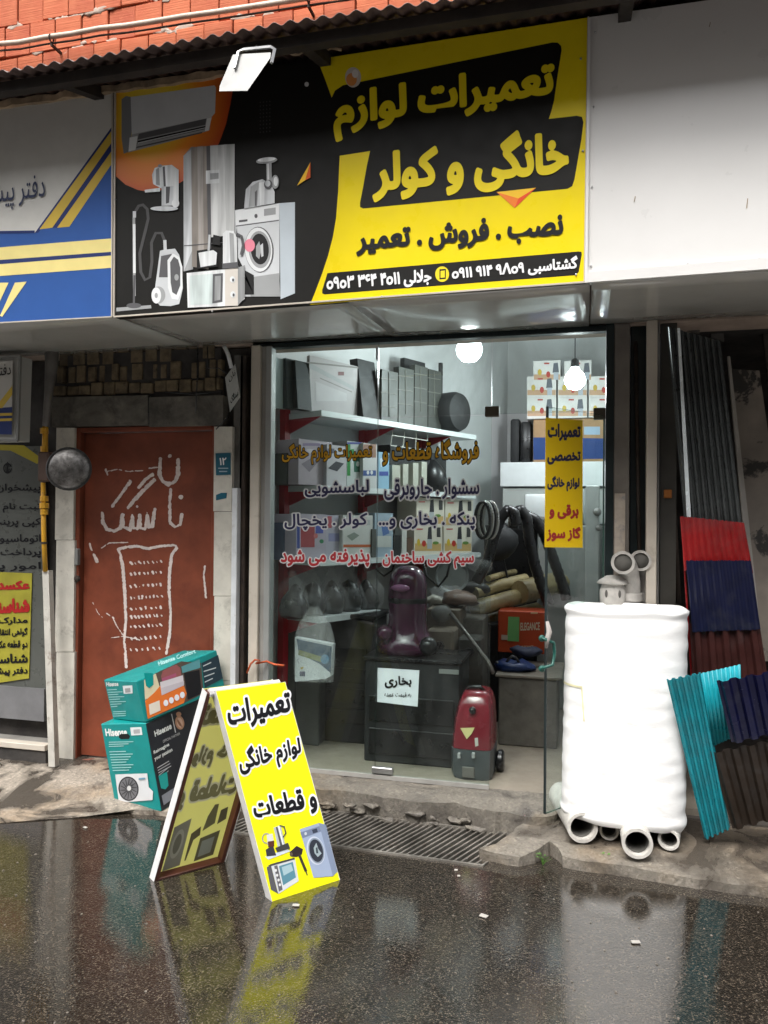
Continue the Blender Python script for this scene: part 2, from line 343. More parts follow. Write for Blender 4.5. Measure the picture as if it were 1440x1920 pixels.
def field(segs, tris, lo, hi, h, R):
    nx = int((hi[0]-lo[0])/h)+2; ny = int((hi[1]-lo[1])/h)+2
    xs = lo[0]+np.arange(nx)*h; ys = lo[1]+np.arange(ny)*h
    D = np.full((ny, nx), R*1.5); I = np.zeros((ny, nx), bool)
    for a, b, ra, rb in segs:
        i0 = max(0, int((min(a[0], b[0])-R-lo[0])/h)); i1 = min(nx, int((max(a[0], b[0])+R-lo[0])/h)+2)
        j0 = max(0, int((min(a[1], b[1])-R-lo[1])/h)); j1 = min(ny, int((max(a[1], b[1])+R-lo[1])/h)+2)
        if i1 <= i0 or j1 <= j0: continue
        X, Y = xs[i0:i1][None, :]-a[0], ys[j0:j1][:, None]-a[1]
        dx, dy = b[0]-a[0], b[1]-a[1]; L = dx*dx+dy*dy+1e-12
        t = np.clip((X*dx+Y*dy)/L, 0, 1); d = np.hypot(X-t*dx, Y-t*dy)-(ra+(rb-ra)*t)
        D[j0:j1, i0:i1] = np.minimum(D[j0:j1, i0:i1], d)
    for a, b, c in tris:
        i0 = max(0, int((min(a[0], b[0], c[0])-lo[0])/h)); i1 = min(nx, int((max(a[0], b[0], c[0])-lo[0])/h)+2)
        j0 = max(0, int((min(a[1], b[1], c[1])-lo[1])/h)); j1 = min(ny, int((max(a[1], b[1], c[1])-lo[1])/h)+2)
        if i1 <= i0 or j1 <= j0: continue
        X, Y = xs[i0:i1][None, :], ys[j0:j1][:, None]
        s1 = (b[0]-a[0])*(Y-a[1])-(b[1]-a[1])*(X-a[0]); s2 = (c[0]-b[0])*(Y-b[1])-(c[1]-b[1])*(X-b[0]); s3 = (a[0]-c[0])*(Y-c[1])-(a[1]-c[1])*(X-c[0])
        I[j0:j1, i0:i1] |= ((s1 >= 0) & (s2 >= 0) & (s3 >= 0)) | ((s1 <= 0) & (s2 <= 0) & (s3 <= 0))
    return np.where(I, -np.abs(D), D)
def contour(Fd, lo, h, lev):
    ny, nx = Fd.shape; ins = Fd < lev; vs = []; fs = []
    full = ins[:-1, :-1] & ins[1:, :-1] & ins[:-1, 1:] & ins[1:, 1:]
    anyi = (ins[:-1, :-1] | ins[1:, :-1] | ins[:-1, 1:] | ins[1:, 1:]) & ~full
    for j in range(ny-1):
        row = full[j]; i = 0
        idx = np.flatnonzero(np.diff(np.concatenate(([0], row.astype(int), [0]))))
        for a, b in zip(idx[::2], idx[1::2]):
            k = len(vs); x0, x1, y0, y1 = lo[0]+a*h, lo[0]+b*h, lo[1]+j*h, lo[1]+(j+1)*h
            vs += [(x0, y0), (x1, y0), (x1, y1), (x0, y1)]; fs.append((k, k+1, k+2, k+3))
    for j, i in zip(*np.nonzero(anyi)):
        cs = [(i, j), (i+1, j), (i+1, j+1), (i, j+1)]; pts = []
        for q in range(4):
            a, b = cs[q], cs[(q+1) % 4]; fa, fb = Fd[a[1], a[0]]-lev, Fd[b[1], b[0]]-lev
            if fa < 0: pts.append((lo[0]+a[0]*h, lo[1]+a[1]*h))
            if (fa < 0) != (fb < 0):
                t = fa/(fa-fb); pts.append((lo[0]+(a[0]+(b[0]-a[0])*t)*h, lo[1]+(a[1]+(b[1]-a[1])*t)*h))
        if len(pts) >= 3:
            k = len(vs); vs += pts; fs.append(tuple(range(k, k+len(pts))))
    return vs, fs
def text(parent, s, quad, mp, layers, name='lettering', mirror=False, label=None, cat=None):
    """quad: photo pixels TL, TR, BR, BL of the ink; layers: (stroke offset, material, lift) back to front"""
    v, tr, ed = glyphs(s); lo = v.min(0); hi = v.max(0); sz = hi-lo
    pxh = (abs(quad[0][1]-quad[3][1])+abs(quad[1][1]-quad[2][1]))/2
    vs, fs, mi, mats = [], [], [], []
    for off, mat, lift in layers:
        R = max(off, 0)+.06; pad = max(off, 0)+.03; h = sz[1]/max(14, min(66, pxh*1.25))
        lo2 = lo-pad; hi2 = hi+pad
        Fd = field([(v[a], v[b], 0, 0) for a, b in ed], [(v[a], v[b], v[c]) for a, b, c in tr], lo2, hi2, h, R)
        V2, F2 = contour(Fd, lo2, h, off+.006)
        if mat not in mats: mats.append(mat)
        b = len(vs)
        for x, y in V2:
            u = (x-lo[0])/sz[0]; t = (hi[1]-y)/sz[1]
            if mirror: u = 1-u
            X = [(quad[0][k]*(1-u)+quad[1][k]*u)*(1-t)+(quad[3][k]*(1-u)+quad[2][k]*u)*t for k in (0, 1)]
            vs.append(mp(X[0], X[1], lift))
        fs += [[i+b for i in f] for f in F2]; mi += [mats.index(mat)]*len(F2)
    if not fs: return None
    return mesh(name, vs, fs, mats, parent, mi)
def strokes(parent, lines, mp, mat, lift=.002, name='brush_lettering', h=1.2, jit=.25):
    """painted brush strokes: lines of photo pixels (x, y) with a half width"""
    segs = []
    for pts, r in lines:
        rr = [r*(1+random.uniform(-jit, jit)) for _ in pts]
        if len(pts) == 1: segs.append((pts[0], (pts[0][0]+.5, pts[0][1]), r, r))
        for i in range(len(pts)-1): segs.append((pts[i], pts[i+1], rr[i], rr[i+1]))
    a = np.array([p for s in segs for p in s[:2]]); R = max(s[2] for s in segs)+3
    Fd = field(segs, [], a.min(0)-R, a.max(0)+R, h, R+3)
    ny, nx = Fd.shape
    for j in range(ny):
        for i in range(nx):
            if Fd[j, i] < 3: Fd[j, i] += noise.noise(V((i*.35, j*.35, 0)))*.9+max(0, noise.noise(V((i*.16, j*.16, 9)))-.12)*3.2
    V2, F2 = contour(Fd, a.min(0)-R, h, 0)
    return mesh(name, [mp(x, y, lift) for x, y in V2], F2, mat, parent)
def ell(cx, cy, rx, ry, n=28, rot=0, a0=0, a1=360):
    c, s = math.cos(math.radians(rot)), math.sin(math.radians(rot)); out = []
    for k in range(n):
        a = math.radians(a0+(a1-a0)*k/(n if a1-a0 >= 360 else n-1)); x, y = rx*math.cos(a), ry*math.sin(a); out.append((cx+x*c-y*s, cy+x*s+y*c))
    return out
def rect(x0, y0, x1, y1, dy=0): return [(x0, y0), (x1, y0+dy), (x1, y1+dy), (x0, y1)]
def ribbon(pts, w):
    L, R = [], []
    for i, p in enumerate(pts):
        a = pts[max(0, i-1)]; b = pts[min(len(pts)-1, i+1)]; dx, dy = b[0]-a[0], b[1]-a[1]; l = math.hypot(dx, dy) or 1
        L.append((p[0]-dy/l*w/2, p[1]+dx/l*w/2)); R.append((p[0]+dy/l*w/2, p[1]-dx/l*w/2))
    return L+R[::-1]
def picture(parent, name, items, mp, e0=.001, step=.00018):
    """flat print on a board: polygons of photo pixels, each a hair above the one before"""
    vs, fs, mi, mats = [], [], [], []
    for k, (col, pts) in enumerate(items):
        mat = col if isinstance(col, bpy.types.Material) else photo_print(col) if (max(col)-min(col) < .09 and .25 < max(col) and len(items) > 5 and name in ('refrigerator_picture', 'juicer_picture', 'meat_grinder_picture', 'microwave_and_kettle_picture')) else paint(col)
        if mat not in mats: mats.append(mat)
        b = len(vs); vs += [mp(x, y, e0+k*step) for x, y in pts]; fs.append(list(range(b, b+len(pts)))); mi.append(mats.index(mat))
    return mesh(name, vs, fs, mats, parent, mi)
# ================================================================== the ground
def struct(o): o['kind'] = 'structure'; return o
DR = [(-1.62, -.19), (-.25, -.235), (-.43, -.64), (-1.78, -.60)]          # the drain opening
big = [(-60, 60), (60, 60), (60, -60), (-60, -60)]
mb = MB(); vs = [(x, y, 0) for x, y in big]+[(x, y, 0) for x, y in DR]
mb.add(vs, [(0, 4, 5, 1), (1, 5, 6, 2), (2, 6, 7, 3), (3, 7, 4, 0)])
for f in mb.f: f.reverse()
struct(mb.build('street', ASPH, smooth=False, origin=(0, 0, 0)))
mb = MB(); vs = [(x, y, 0) for x, y in DR]+[(x, y, -.35) for x, y in DR]
mb.add(vs, [(0, 1, 5, 4), (1, 2, 6, 5), (2, 3, 7, 6), (3, 0, 4, 7), (4, 5, 6, 7)])
struct(mb.build('drain_channel', M('dark_drain_pit', (.012, .010, .008), .5), smooth=False))  # pit painted near black for the darkness under the bars
def slab(name, pts, z0f, mat, seg=.05, skirt=-.05):
    """an irregular cast slab with a rough top: outline points, heights by function"""
    bm = bmesh.new(); out = []
    n = len(pts)
    for i in range(n):
        a, b = pts[i], pts[(i+1) % n]; k = max(1, int(math.hypot(b[0]-a[0], b[1]-a[1])/seg))
        for q in range(k):
            x, y = a[0]+(b[0]-a[0])*q/k, a[1]+(b[1]-a[1])*q/k
            out.append((x, y))
    top = [bm.verts.new((x+noise.noise(V((x*9, y*9, 3)))*.010+noise.noise(V((x*40, y*40, 3)))*.009, y+noise.noise(V((x*9, y*9, 8)))*.010+noise.noise(V((x*40, y*40, 8)))*.010, z0f(x, y)+noise.noise(V((x*14, y*14, 0)))*.006)) for x, y in out]
    bot = [bm.verts.new((v.co.x+noise.noise(v.co*11)*.02, v.co.y+noise.noise(v.co*13)*.02-.004, skirt)) for v in top]
    f = bm.faces.new(top)
    m = len(top)
    for i in range(m): bm.faces.new((top[i], top[(i+1) % m], bot[(i+1) % m], bot[i]))
    bmesh.ops.triangulate(bm, faces=[f]); 
    edges = [e for e in bm.edges if all(v in set(top) for v in e.verts) and e.calc_length() > seg*1.5]
    for _ in range(3):
        es = [e for e in bm.edges if e.calc_length() > seg*2.2 and min(v.co.z for v in e.verts) > skirt+.002]
        if es: bmesh.ops.subdivide_edges(bm, edges=es, cuts=1, use_grid_fill=False)
        bmesh.ops.triangulate(bm, faces=[f for f in bm.faces if len(f.verts) > 4])
    for v in bm.verts:
        if v.co.z > skirt+.002 and v not in top: v.co.z = z0f(v.co.x, v.co.y)+noise.noise(v.co*9)*.006
    bmesh.ops.recalc_face_normals(bm, faces=bm.faces)
    me = bpy.data.meshes.new(name); bm.to_mesh(me); bm.free(); me.materials.append(mat)
    o = bpy.data.objects.new(name, me); COL.objects.link(o); return o
lp = [G(x, y, .006) for x, y in ((-260, 1560), (-60, 1500), (0, 1490), (40, 1476), (75, 1478), (62, 1498), (100, 1512), (165, 1517), (230, 1522), (330, 1530), (420, 1535), (520, 1530), (575, 1520))]
def lz(x, y): return .003+.030*max(0, min(1, (y+.66)/.22))+.045*max(0, min(1, (y+.44)/.44))
struct(slab('left_pavement', [(p.x, p.y) for p in lp]+[(-1.60, -.18), (-1.66, .15), (-3.9, .15)], lz, CONC, .03))
rp = [(q.x, q.y) for q in [G(x, y, .035) for x, y in ((897, 1596), (930, 1604), (975, 1610), (1012, 1600), (1034, 1588), (1052, 1610), (1100, 1620), (1180, 1630), (1250, 1641), (1340, 1654), (1440, 1668), (1700, 1700))]]+[(3, -.72)]
def rz(x, y): return .030+.034*max(0, min(1, (y+.66)/.20))+.02*max(0, min(1, (y+.4)/.4))
struct(slab('right_pavement', rp+[(3, .1), (-.10, .1), (-.15, -.22), (-.28, -.26), (-.38, -.50)], rz, CONCR, .028))
sp = [(-1.86, -.16), (-1.60, -.17), (-1.35, -.205), (-1.2, -.19), (-1.0, -.215), (-.8, -.225), (-.62, -.20), (-.5, -.245), (-.36, -.235), (-.27, -.27), (-.17, -.255), (-.13, -.22)]
struct(slab('door_sill', sp+[(-.10, .02), (-1.84, .02)], lambda x, y: .128-.02*max(0, min(1, (-y-.12)/.1)), SILLM, .025))
mb = MB()
for i in range(15):                                                          # crumbled mortar lumps along the broken edge
    x = random.uniform(-1.35, -.2); y = -.22+random.uniform(-.03, .015); r = random.uniform(.008, .026)
    mb.ball((x, y, random.uniform(.0, .07)), r*1.1, n=9, sx=2.2, sy=.8, sz=.6)
for i, v in enumerate(mb.v): mb.v[i] = v+V((noise.noise(v*60), noise.noise(v*60+V((5, 0, 0))), noise.noise(v*60+V((0, 7, 0)))))*.017
o = mb.build('broken_mortar', SILLM, smooth=True); o['kind'] = 'stuff'; tag(o, 'crumbled mortar lumps along the broken edge of the shop door sill', 'rubble')
# drain grate: one bar after another
gr = T('drain_grate', 'rusty drain grate of slanting steel bars below the shop door sill', 'drain grate', (-.98, -.42, -.01))
def dl(t, k): a = V((*DR[0], 0)).lerp(V((*DR[1], 0)), t); b = V((*DR[3], 0)).lerp(V((*DR[2], 0)), t); return a.lerp(b, k)
BARM = M('worn_bar_steel', (.27, .25, .22), .4, metal=.5, var=.3, dirt=(.07, .045, .03), ds=12)
nb = 42
for i in range(nb):
    t = (i+.5)/nb; a, b = dl(t, .01), dl(t, .99); d = (b-a).normalized(); s = V((-d.y, d.x, 0))*.0042
    z = V((0, 0, 1)); q = MB(); j = random.uniform(-.0015, .0015)
    q.hexa([a-s+z*(-.035), b-s+z*(-.035), b+s+z*(-.035), a+s+z*(-.035), a-s+z*(.004+j), b-s+z*(.002+j), b+s+z*(.002+j), a+s+z*(.004+j)])
    q.build('bar', BARM, gr, smooth=False)
for k0, k1 in ((0, .035), (.965, 1)):
    q = MB(); a, b, c, d = dl(0, k0), dl(1, k0), dl(1, k1), dl(0, k1); z = V((0, 0, 1))
    q.hexa([p-z*.03 for p in (a, b, c, d)]+[p+z*.008 for p in (a, b, c, d)]); q.build('frame_rail', BARM, gr, smooth=False)

# ================================================================== walls
def wallbox(name, x0, x1, y0, y1, z0, z1, mat, label, cat='wall', b=0):
    o = MB().box(x0, x1, y0, y1, z0, z1, b=b).build(name, mat); return tag(o, label, cat)
# upper storey of hollow clay bricks, brick by brick
uw = T('brick_wall', 'orange hollow clay brick wall above the corrugated awning', 'wall', (-1.2, .1, 3.9))
MB().box(-6, 4, .0, .25, 2.56, 6.6).build('mortar_core', MORT, uw, smooth=False)
bm0 = {}
z = 4.065; row = 0
while z < 5.0:
    x = -3.75+(.0925 if row % 2 else 0)
    while x < .1:
        k = random.randrange(6)
        if k not in bm0:
            mb = MB().box(0, .180, -.03, .02, 0, .188, b=.003)
            me = mb.build('brick', CLAY, uw, origin=(0, 0, 0)); mesh_ = me.data
            for v in mesh_.vertices:
                v.co += V((0, noise.noise(v.co*20+V((k*9, 0, 0)))*.008, noise.noise(v.co*14+V((k*5, 3, 0)))*.005))+ORG[uw.name]
            bm0[k] = mesh_; bpy.data.objects.remove(me)
        o = bpy.data.objects.new('brick', bm0[k]); COL.objects.link(o); o.parent = uw
        o.location = V((x+random.uniform(-.002, .002), random.uniform(-.006, .006), z+random.uniform(-.003, .003)))-ORG[uw.name]
        o.rotation_euler = (random.uniform(-.012, .012), random.uniform(-.006, .006), random.uniform(-.01, .01)); ORG[o.name] = V((0, 0, 0)); x += .1855
    z += .1955; row += 1
mb = MB()
for i in range(70):                                   # mortar squeezed out of the bed joints
    zz = 4.06+.1955*random.choice([1, 2, 3]); x = random.uniform(-3.6, -.6)
    if i < 26: x = random.choice([-3.0, -2.35, -1.9, -1.2])+random.gauss(0, .09)
    mb.ball((x, -.028, zz+random.uniform(-.01, .02)), random.uniform(.012, .034), n=11, sx=2.2, sy=.12, sz=.5)
for i, v in enumerate(mb.v): mb.v[i] = v+V((noise.noise(v*45)*.02, 0, noise.noise(v*45+V((9, 0, 0)))*.02))
o = mb.build('mortar_smear', MORT, uw, smooth=True); o['kind'] = 'stuff'
# conduit across the bricks
pa, pb = P(-60, 92, -.12), P(700, -22, -.12)
ct = T('conduit_pipe', 'cream conduit pipe running across the orange brick wall', 'pipe', tuple(pa.lerp(pb, .5)))
CREAM = M('cream_pvc_pipe', (.62, .52, .42), .5, var=.15, dirt=(.35, .2, .12), ds=6)
pts = [pa.lerp(pb, i/14)+V((0, 0, noise.noise(V((i*.7, 0, 0)))*.012)) for i in range(15)]
MB().tube(pts, .015, 10).build('pipe', CREAM, ct, smooth=True)
MB().tube([p+V((0, .015, -.032)) for p in pts], .006, 6).build('cable', RUST, ct, smooth=True)
for x, y in ((96, 72), (578, -2)):
    c = P(x, y, -.12); q = MB().tube([c+V((0, .02*math.cos(a), .022*math.sin(a))) for a in [i*2*math.pi/12 for i in range(12)]], .005, 6, closed=True)
    q.box(c.x-.006, c.x+.006, -.12, -.0, c.z-.045, c.z-.03); q.build('pipe_clip', RUST, ct)

# corrugated awning
aw = T('corrugated_awning', 'weathered corrugated steel awning with a wavy edge above the shop signs', 'awning', (-1, -1.1, 3.615))
AX0, AX1 = -4.2, 3.0
def awz(Y, X): return 3.512+(Y+1.27)*.31+noise.noise(V((X*1.2, 0, 0)))*.012
xs = [AX0+i*.0085 for i in range(int((AX1-AX0)/.0085))]; vs = []; fs = []
ys = [-1.27, -.9, -.5, -.05]
for x in xs: vs += [(x, Y+(noise.noise(V((x*3, 5, 0)))*.012 if Y == -1.27 else 0), awz(Y, x)+.0085*math.sin(2*math.pi*x/.068)) for Y in ys]
for i in range(len(xs)-1):
    for j in range(3): fs.append((i*4+j, i*4+j+1, i*4+4+j+1, i*4+4+j))
o = mesh('corrugated_sheet', vs, fs, AWN, aw, smooth=True); sm = o.modifiers.new('s', 'SOLIDIFY'); sm.thickness = .003
MB().box(AX0, AX1, -1.20, -1.155, 3.465, 3.512).build('edge_purlin', AWNE, aw, smooth=False)
MB().box(AX0, AX1, -.62, -.56, 3.62, 3.70).build('rear_purlin', AWNE, aw, smooth=False)
for x in (-3.4, -2.3, -1.15, .12, 1.3):
    MB().hexa([V(p) for p in ((x, -1.14, 3.485), (x+.05, -1.14, 3.485), (x+.05, -.06, 3.82), (x, -.06, 3.82), (x, -1.14, 3.54), (x+.05, -1.14, 3.54), (x+.05, -.06, 3.87), (x, -.06, 3.87))]).build('rafter', AWNE, aw, smooth=False)
# backing of the sign boxes
SY = -.88
tag(MB().box(-4.2, 3, SY+.055, SY+.10, 2.56, 3.72).build('sign_backing', AWNE), 'dark timber board fixed behind the row of signs', 'board')
# rough ledge strip on top of the signs
LEDG = M('rough_mortar_ledge', (.42, .31, .20), .9, var=.3, bump=1, bs=40, dirt=(.1, .07, .05), ds=9)
mb = MB(); n = 90; px0 = P(-80, 205, SY-.012); vs = []
for i in range(n+1):
    t = i/n; p = P(-80+t*520, 208-t*520*.141, SY-.012)
    hh = .016+.006*noise.noise(V((i*.21, 0, 0)))-.006*(t > .93); dd = .02+.012*noise.noise(V((i*.3, 9, 0)))
    ofs = .006*noise.noise(V((i*.15, 4, 0)))
    vs += [(p.x, SY+.05, p.z-hh+ofs), (p.x, SY-dd, p.z-hh+ofs), (p.x, SY-dd, p.z+hh+ofs), (p.x, SY+.05, p.z+hh+ofs)]
fs = [(i*4+k, i*4+(k+1) % 4, i*4+4+(k+1) % 4, i*4+4+k) for i in range(n) for k in range(4)]+[(0, 1, 2, 3), (n*4+3, n*4+2, n*4+1, n*4)]
tag(mesh('mortar_ledge', vs, fs, LEDG), 'rough tan mortar ledge running along the tops of the left signs', 'ledge')
pts = [P(500+i*10, 104-i*.9+3*math.sin(i*1.4)+random.uniform(-1.5, 1.5), SY-.03) for i in range(15)]
tag(MB().tube(pts, .007, 6).build('twisted_cord', LEDG, smooth=True), 'twisted tan cord strung between the floodlight and the top of the yellow sign', 'cord')

# ================================================================== the signs
def board(name, x, label, cat='sign', mat=BLKP, d=.055):
    tl, tr, br, bl = [P(a, b, SY) for a, b in x]
    t = T(name, label, cat, tuple(bl)); q = MB(); e = V((0, d, 0))
    q.hexa([bl, br, br+e, bl+e, tl, tr, tr+e, tl+e]); q.build('panel', mat, t, smooth=False)
    return t
Fm = facade(SY)
SG = board('shop_sign', ((215, 172), (1105, 32), (1097, 529), (213, 594)), 'large black and yellow shop sign with appliance pictures and Persian lettering')
for a, b in (((213.5, 594), (1097, 529)), ((1103, 32), (1096, 529)), ((216, 172), (214, 594))):
    p, q_ = P(*a, SY-.004), P(*b, SY-.004); MB().tube([p, q_], .005, 4).build('edge_trim', WHITEAL, SG, smooth=False)
yel = [(595, 111), (1102, 33), (1095, 528), (581, 572), (592, 545), (604, 513), (615, 480), (624, 445), (630, 410), (634, 360), (636, 310), (637, 292), (640, 240), (622, 183), (610, 150)]
badge = [(600, 292), (612, 200), (622, 183), (628, 170), (643, 160), (1036, 79.5), (1046, 80), (1052, 86), (1053, 94), (1045, 145), (1039, 188), (1034, 208), (1029, 223), (1081, 217), (1091, 219), (1094, 229), (1090, 262), (1077, 337), (1073, 349), (1064, 354), (681, 391), (675, 388), (675, 380), (680, 355), (688, 310), (694, 283), (637, 292)]
picture(SG, 'yellow_field', [(YEL, yel), (BLKP, badge), (BLKP, [(614, 512), (1084, 471.5), (1090, 472), (1091, 477), (1085, 510), (1080, 516), (609, 552), (604, 550), (604, 544)]),
    ((.62, .56, .5), ell(662, 145, 15, 19)), ((.75, .30, .08), ell(659, 149, 10, 12)), ((.8, .75, .7), ell(666, 138, 6, 8)),
    ((.90, .55, .03), [(931, 360), (1005, 352), (972, 372)]), ((.80, .08, .02), [(1005, 352), (972, 372), (965, 390)]), ((.85, .22, .03), [(931, 360), (972, 372), (965, 390)]),
    ((.85, .68, .02), ell(829, 514, 13, 14.5)), (INK, [(824, 505), (836, 504), (836, 523), (824, 524)]), ((.85, .68, .02), [(826, 508), (834, 507), (834, 520), (826, 521)])], Fm, .001)
YT = paint((.84, .66, .012)); KT = INK; WT = paint((.82, .82, .82))
text(SG, 'تعمیرات لوازم', ((629, 178), (1036, 114), (1036, 204), (629, 263)), Fm, [(.044, YT, .0045)], label='1')
text(SG, 'خانگی و کولر', ((702, 281), (1063, 238), (1063, 342), (702, 375)), Fm, [(.044, YT, .0045)])
text(SG, 'نصب . فروش . تعمیر', ((670, 430), (1054, 399), (1054, 450), (670, 478)), Fm, [(.042, KT, .0045)])
text(SG, 'گشتاسبی ۹Λo۹ ۹۱۴ o۹۱۱', ((848, 500), (1082, 480), (1082, 508), (848, 528)), Fm, [(.034, WT, .0045)])
text(SG, 'جلالی ۴o۱۱ ۳۶۴ o۹o۳', ((613, 520), (808, 505), (808, 534), (613, 549)), Fm, [(.034, WT, .0045)])
gc = P(285, 205, SY)
GLOW = radial('orange_glow_print', tuple(gc), .42, [(0, (.80, .62, .10)), (.35, (.70, .50, .03)), (.62, (.78, .24, .015)), (1, (.42, .04, .01))])
g2 = ell(300, 250, 1, 1)
glow = [(216, 173), (440, 136), (437, 165), (432, 195), (424, 232), (411, 268), (392, 295), (370, 320), (345, 338), (325, 350), (300, 357), (280, 360), (258, 356), (235, 346), (216, 329)]
lg, mg, dg_, wh, bk = (.55, .57, .58), (.33, .34, .34), (.10, .10, .105), (.72, .74, .74), (.012, .012, .012)
ac = [(GLOW, glow), ((.20, .21, .22), [(228, 186), (236, 180), (247, 182), (247, 245), (243, 284), (232, 288), (228, 260)]), (lg, [(245, 182), (402, 160), (405, 164), (403, 212), (396, 220), (247, 252)]), (mg, [(247, 252), (396, 220), (393, 244), (376, 250), (240, 286)]),
      (wh, [(243, 258), (258, 255), (254, 281), (241, 284)]), (dg_, [(260, 251), (387, 222), (385, 234), (258, 262)]), (bk, [(258, 264), (386, 236), (384, 242), (257, 270)]), (lg, [(258, 267.5), (385, 239), (385, 240.5), (258, 269.5)]), (dg_, [(256, 275), (380, 247), (378, 250), (255, 278)]), (wh, [(388, 222), (397, 220), (391, 245), (384, 246)])]
picture(SG, 'air_conditioner_picture', ac, Fm, .001)
fr = [(mg, [(344, 292), (358, 276), (362, 275), (362, 505), (344, 509)]), (lg, [(344, 292), (358, 280), (360, 470), (345, 508)]), ((.28, .25, .22), [(359, 276), (387, 274), (391, 505), (360, 500)]), ((.40, .37, .34), [(370, 275), (380, 274), (382, 470), (372, 470)]), (dg_, [(387, 274), (394, 273), (396, 470), (390, 470)]),
      ((.62, .63, .62), [(394, 273), (440, 270), (440, 440), (396, 445)]), ((.50, .51, .50), [(420, 271), (440, 270), (440, 440), (424, 440)]), (wh, [(386, 320), (411, 318), (411, 343), (386, 345)]), (mg, [(394, 325), (410, 324), (410, 335), (394, 337)]), (dg_, [(345, 460), (440, 452), (440, 453.5), (345, 461.5)])]
picture(SG, 'refrigerator_picture', fr, Fm, .0032, .00015)
jc = [(wh, [(290, 315), (300, 311), (322, 309), (334, 318), (334, 345), (326, 352), (302, 353), (287, 345), (285, 328)]), (mg, [(292, 318), (298, 314), (300, 348), (292, 346)]), (dg_, [(305, 313), (309, 312), (311, 350), (307, 350)]), (lg, [(303, 350), (331, 348), (333, 385), (303, 386)]), (wh, [(325, 318), (335, 318), (335, 384), (325, 384)]),
      (dg_, [(311, 350), (319, 350), (317, 380), (311, 382)]), (lg, ell(308, 391, 26, 4.5)), (wh, [(271, 356), (300, 352), (300, 359), (272, 361)]), (mg, ell(300, 311, 4, 3)), (wh, ell(329, 381, 7, 8))]
picture(SG, 'juicer_picture', jc, Fm, .0052, .00015)
vac = [((.07, .07, .07), ribbon([(254, 396), (260, 386), (268, 384), (276, 392), (278, 410), (272, 435), (262, 475), (264, 510), (272, 525), (281, 520), (285, 490), (284, 455), (292, 437), (303, 437), (309, 452)], 5.5)), (lg, ribbon([(252, 396), (252, 408)], 6)), (mg, ribbon([(251, 408), (252, 555)], 5)), (wh, ribbon([(251.5, 420), (252, 512)], 5)), (dg_, ribbon([(252, 516), (251, 570)], 4)),
       (mg, [(218, 577), (283, 572), (284, 578), (218, 584)]), (dg_, ell(251, 573, 14, 5)), (lg, [(300, 470), (328, 466), (336, 478), (341, 500), (343, 540), (336, 570), (320, 574), (300, 573), (288, 560), (292, 530), (296, 500)]), (dg_, [(302, 480), (322, 476), (318, 520), (298, 520)]),
       (wh, [(314, 488), (324, 475), (336, 482), (342, 500), (342, 540), (334, 562), (322, 560), (315, 540)]), (dg_, [(319, 492), (326, 481), (334, 487), (338, 502), (338, 535), (331, 553), (323, 548), (320, 530)]), (mg, ell(331, 520, 4, 6)), (lg, ribbon([(309, 450), (310, 474)], 6)), (lg, [(303, 469), (328, 466), (330, 474), (303, 477)]), (mg, ell(297, 553, 13, 16)), (wh, ell(293, 554, 9, 15)), (mg, ell(293, 554, 3, 5))]
picture(SG, 'vacuum_cleaner_picture', vac, Fm, .0015, .00012)
for k in range(5): pass
ms = [((.60, .62, .63), [(440, 394), (524, 381), (524, 556), (445, 556)]), ((.50, .56, .60), [(524, 381), (553, 379), (553, 550), (526, 561)]), (wh, [(441, 395), (523, 382), (523, 412), (442, 423)]), (dg_, [(442, 423), (523, 412), (523, 414), (442, 425)]), (mg, [(495, 392), (517, 389), (517, 402), (495, 405)]), (dg_, [(448, 413), (464, 411), (464, 415), (448, 417)]), (wh, ell(481, 404, 6, 8)), (dg_, ell(480, 405, 3, 4)),
      (mg, [(470, 520), (523, 512), (526, 556), (470, 556)]), (dg_, ell(486, 468, 27, 43, rot=-4)), (wh, ell(485, 468, 25.5, 41.5, rot=-4)), (mg, ell(487, 468, 21, 35, rot=-4)), (bk, ell(487, 467, 17, 29, rot=-4)), (mg, [(480, 462), (486, 452), (490, 470), (486, 486), (480, 480)]), (lg, [(488, 460), (493, 456), (494, 480), (490, 482)]), ((.8, .25, .33), ell(468, 460, 10, 12)), (bk, [(444, 425), (447, 500), (456, 505), (476, 516), (476, 552), (458, 552), (455, 500), (440, 470)])]
picture(SG, 'washing_machine_picture', ms, Fm, .0015, .00012)
mg_ = [(lg, [(458, 386), (461, 355), (474, 341), (492, 336), (508, 345), (515, 360), (515, 381), (458, 391)]), (mg, [(470, 350), (486, 340), (482, 386), (466, 388)]), (wh, [(486, 343), (497, 340), (495, 384), (488, 385)]), (dg_, [(478, 360), (482, 356), (481, 386), (478, 386)]), (mg, ribbon([(505, 345), (504, 305)], 10)), (wh, ribbon([(503, 345), (502, 305)], 4)), (mg, ell(500, 301, 20, 6, rot=-6)), (wh, ell(500, 299, 17, 4, rot=-6)), (mg, ell(516, 341, 7, 13)), (wh, ell(517, 340, 4, 9)), (dg_, ell(503, 346, 8, 9)), (lg, ell(502, 344, 5, 6))]
picture(SG, 'meat_grinder_picture', mg_, Fm, .0052, .00015)
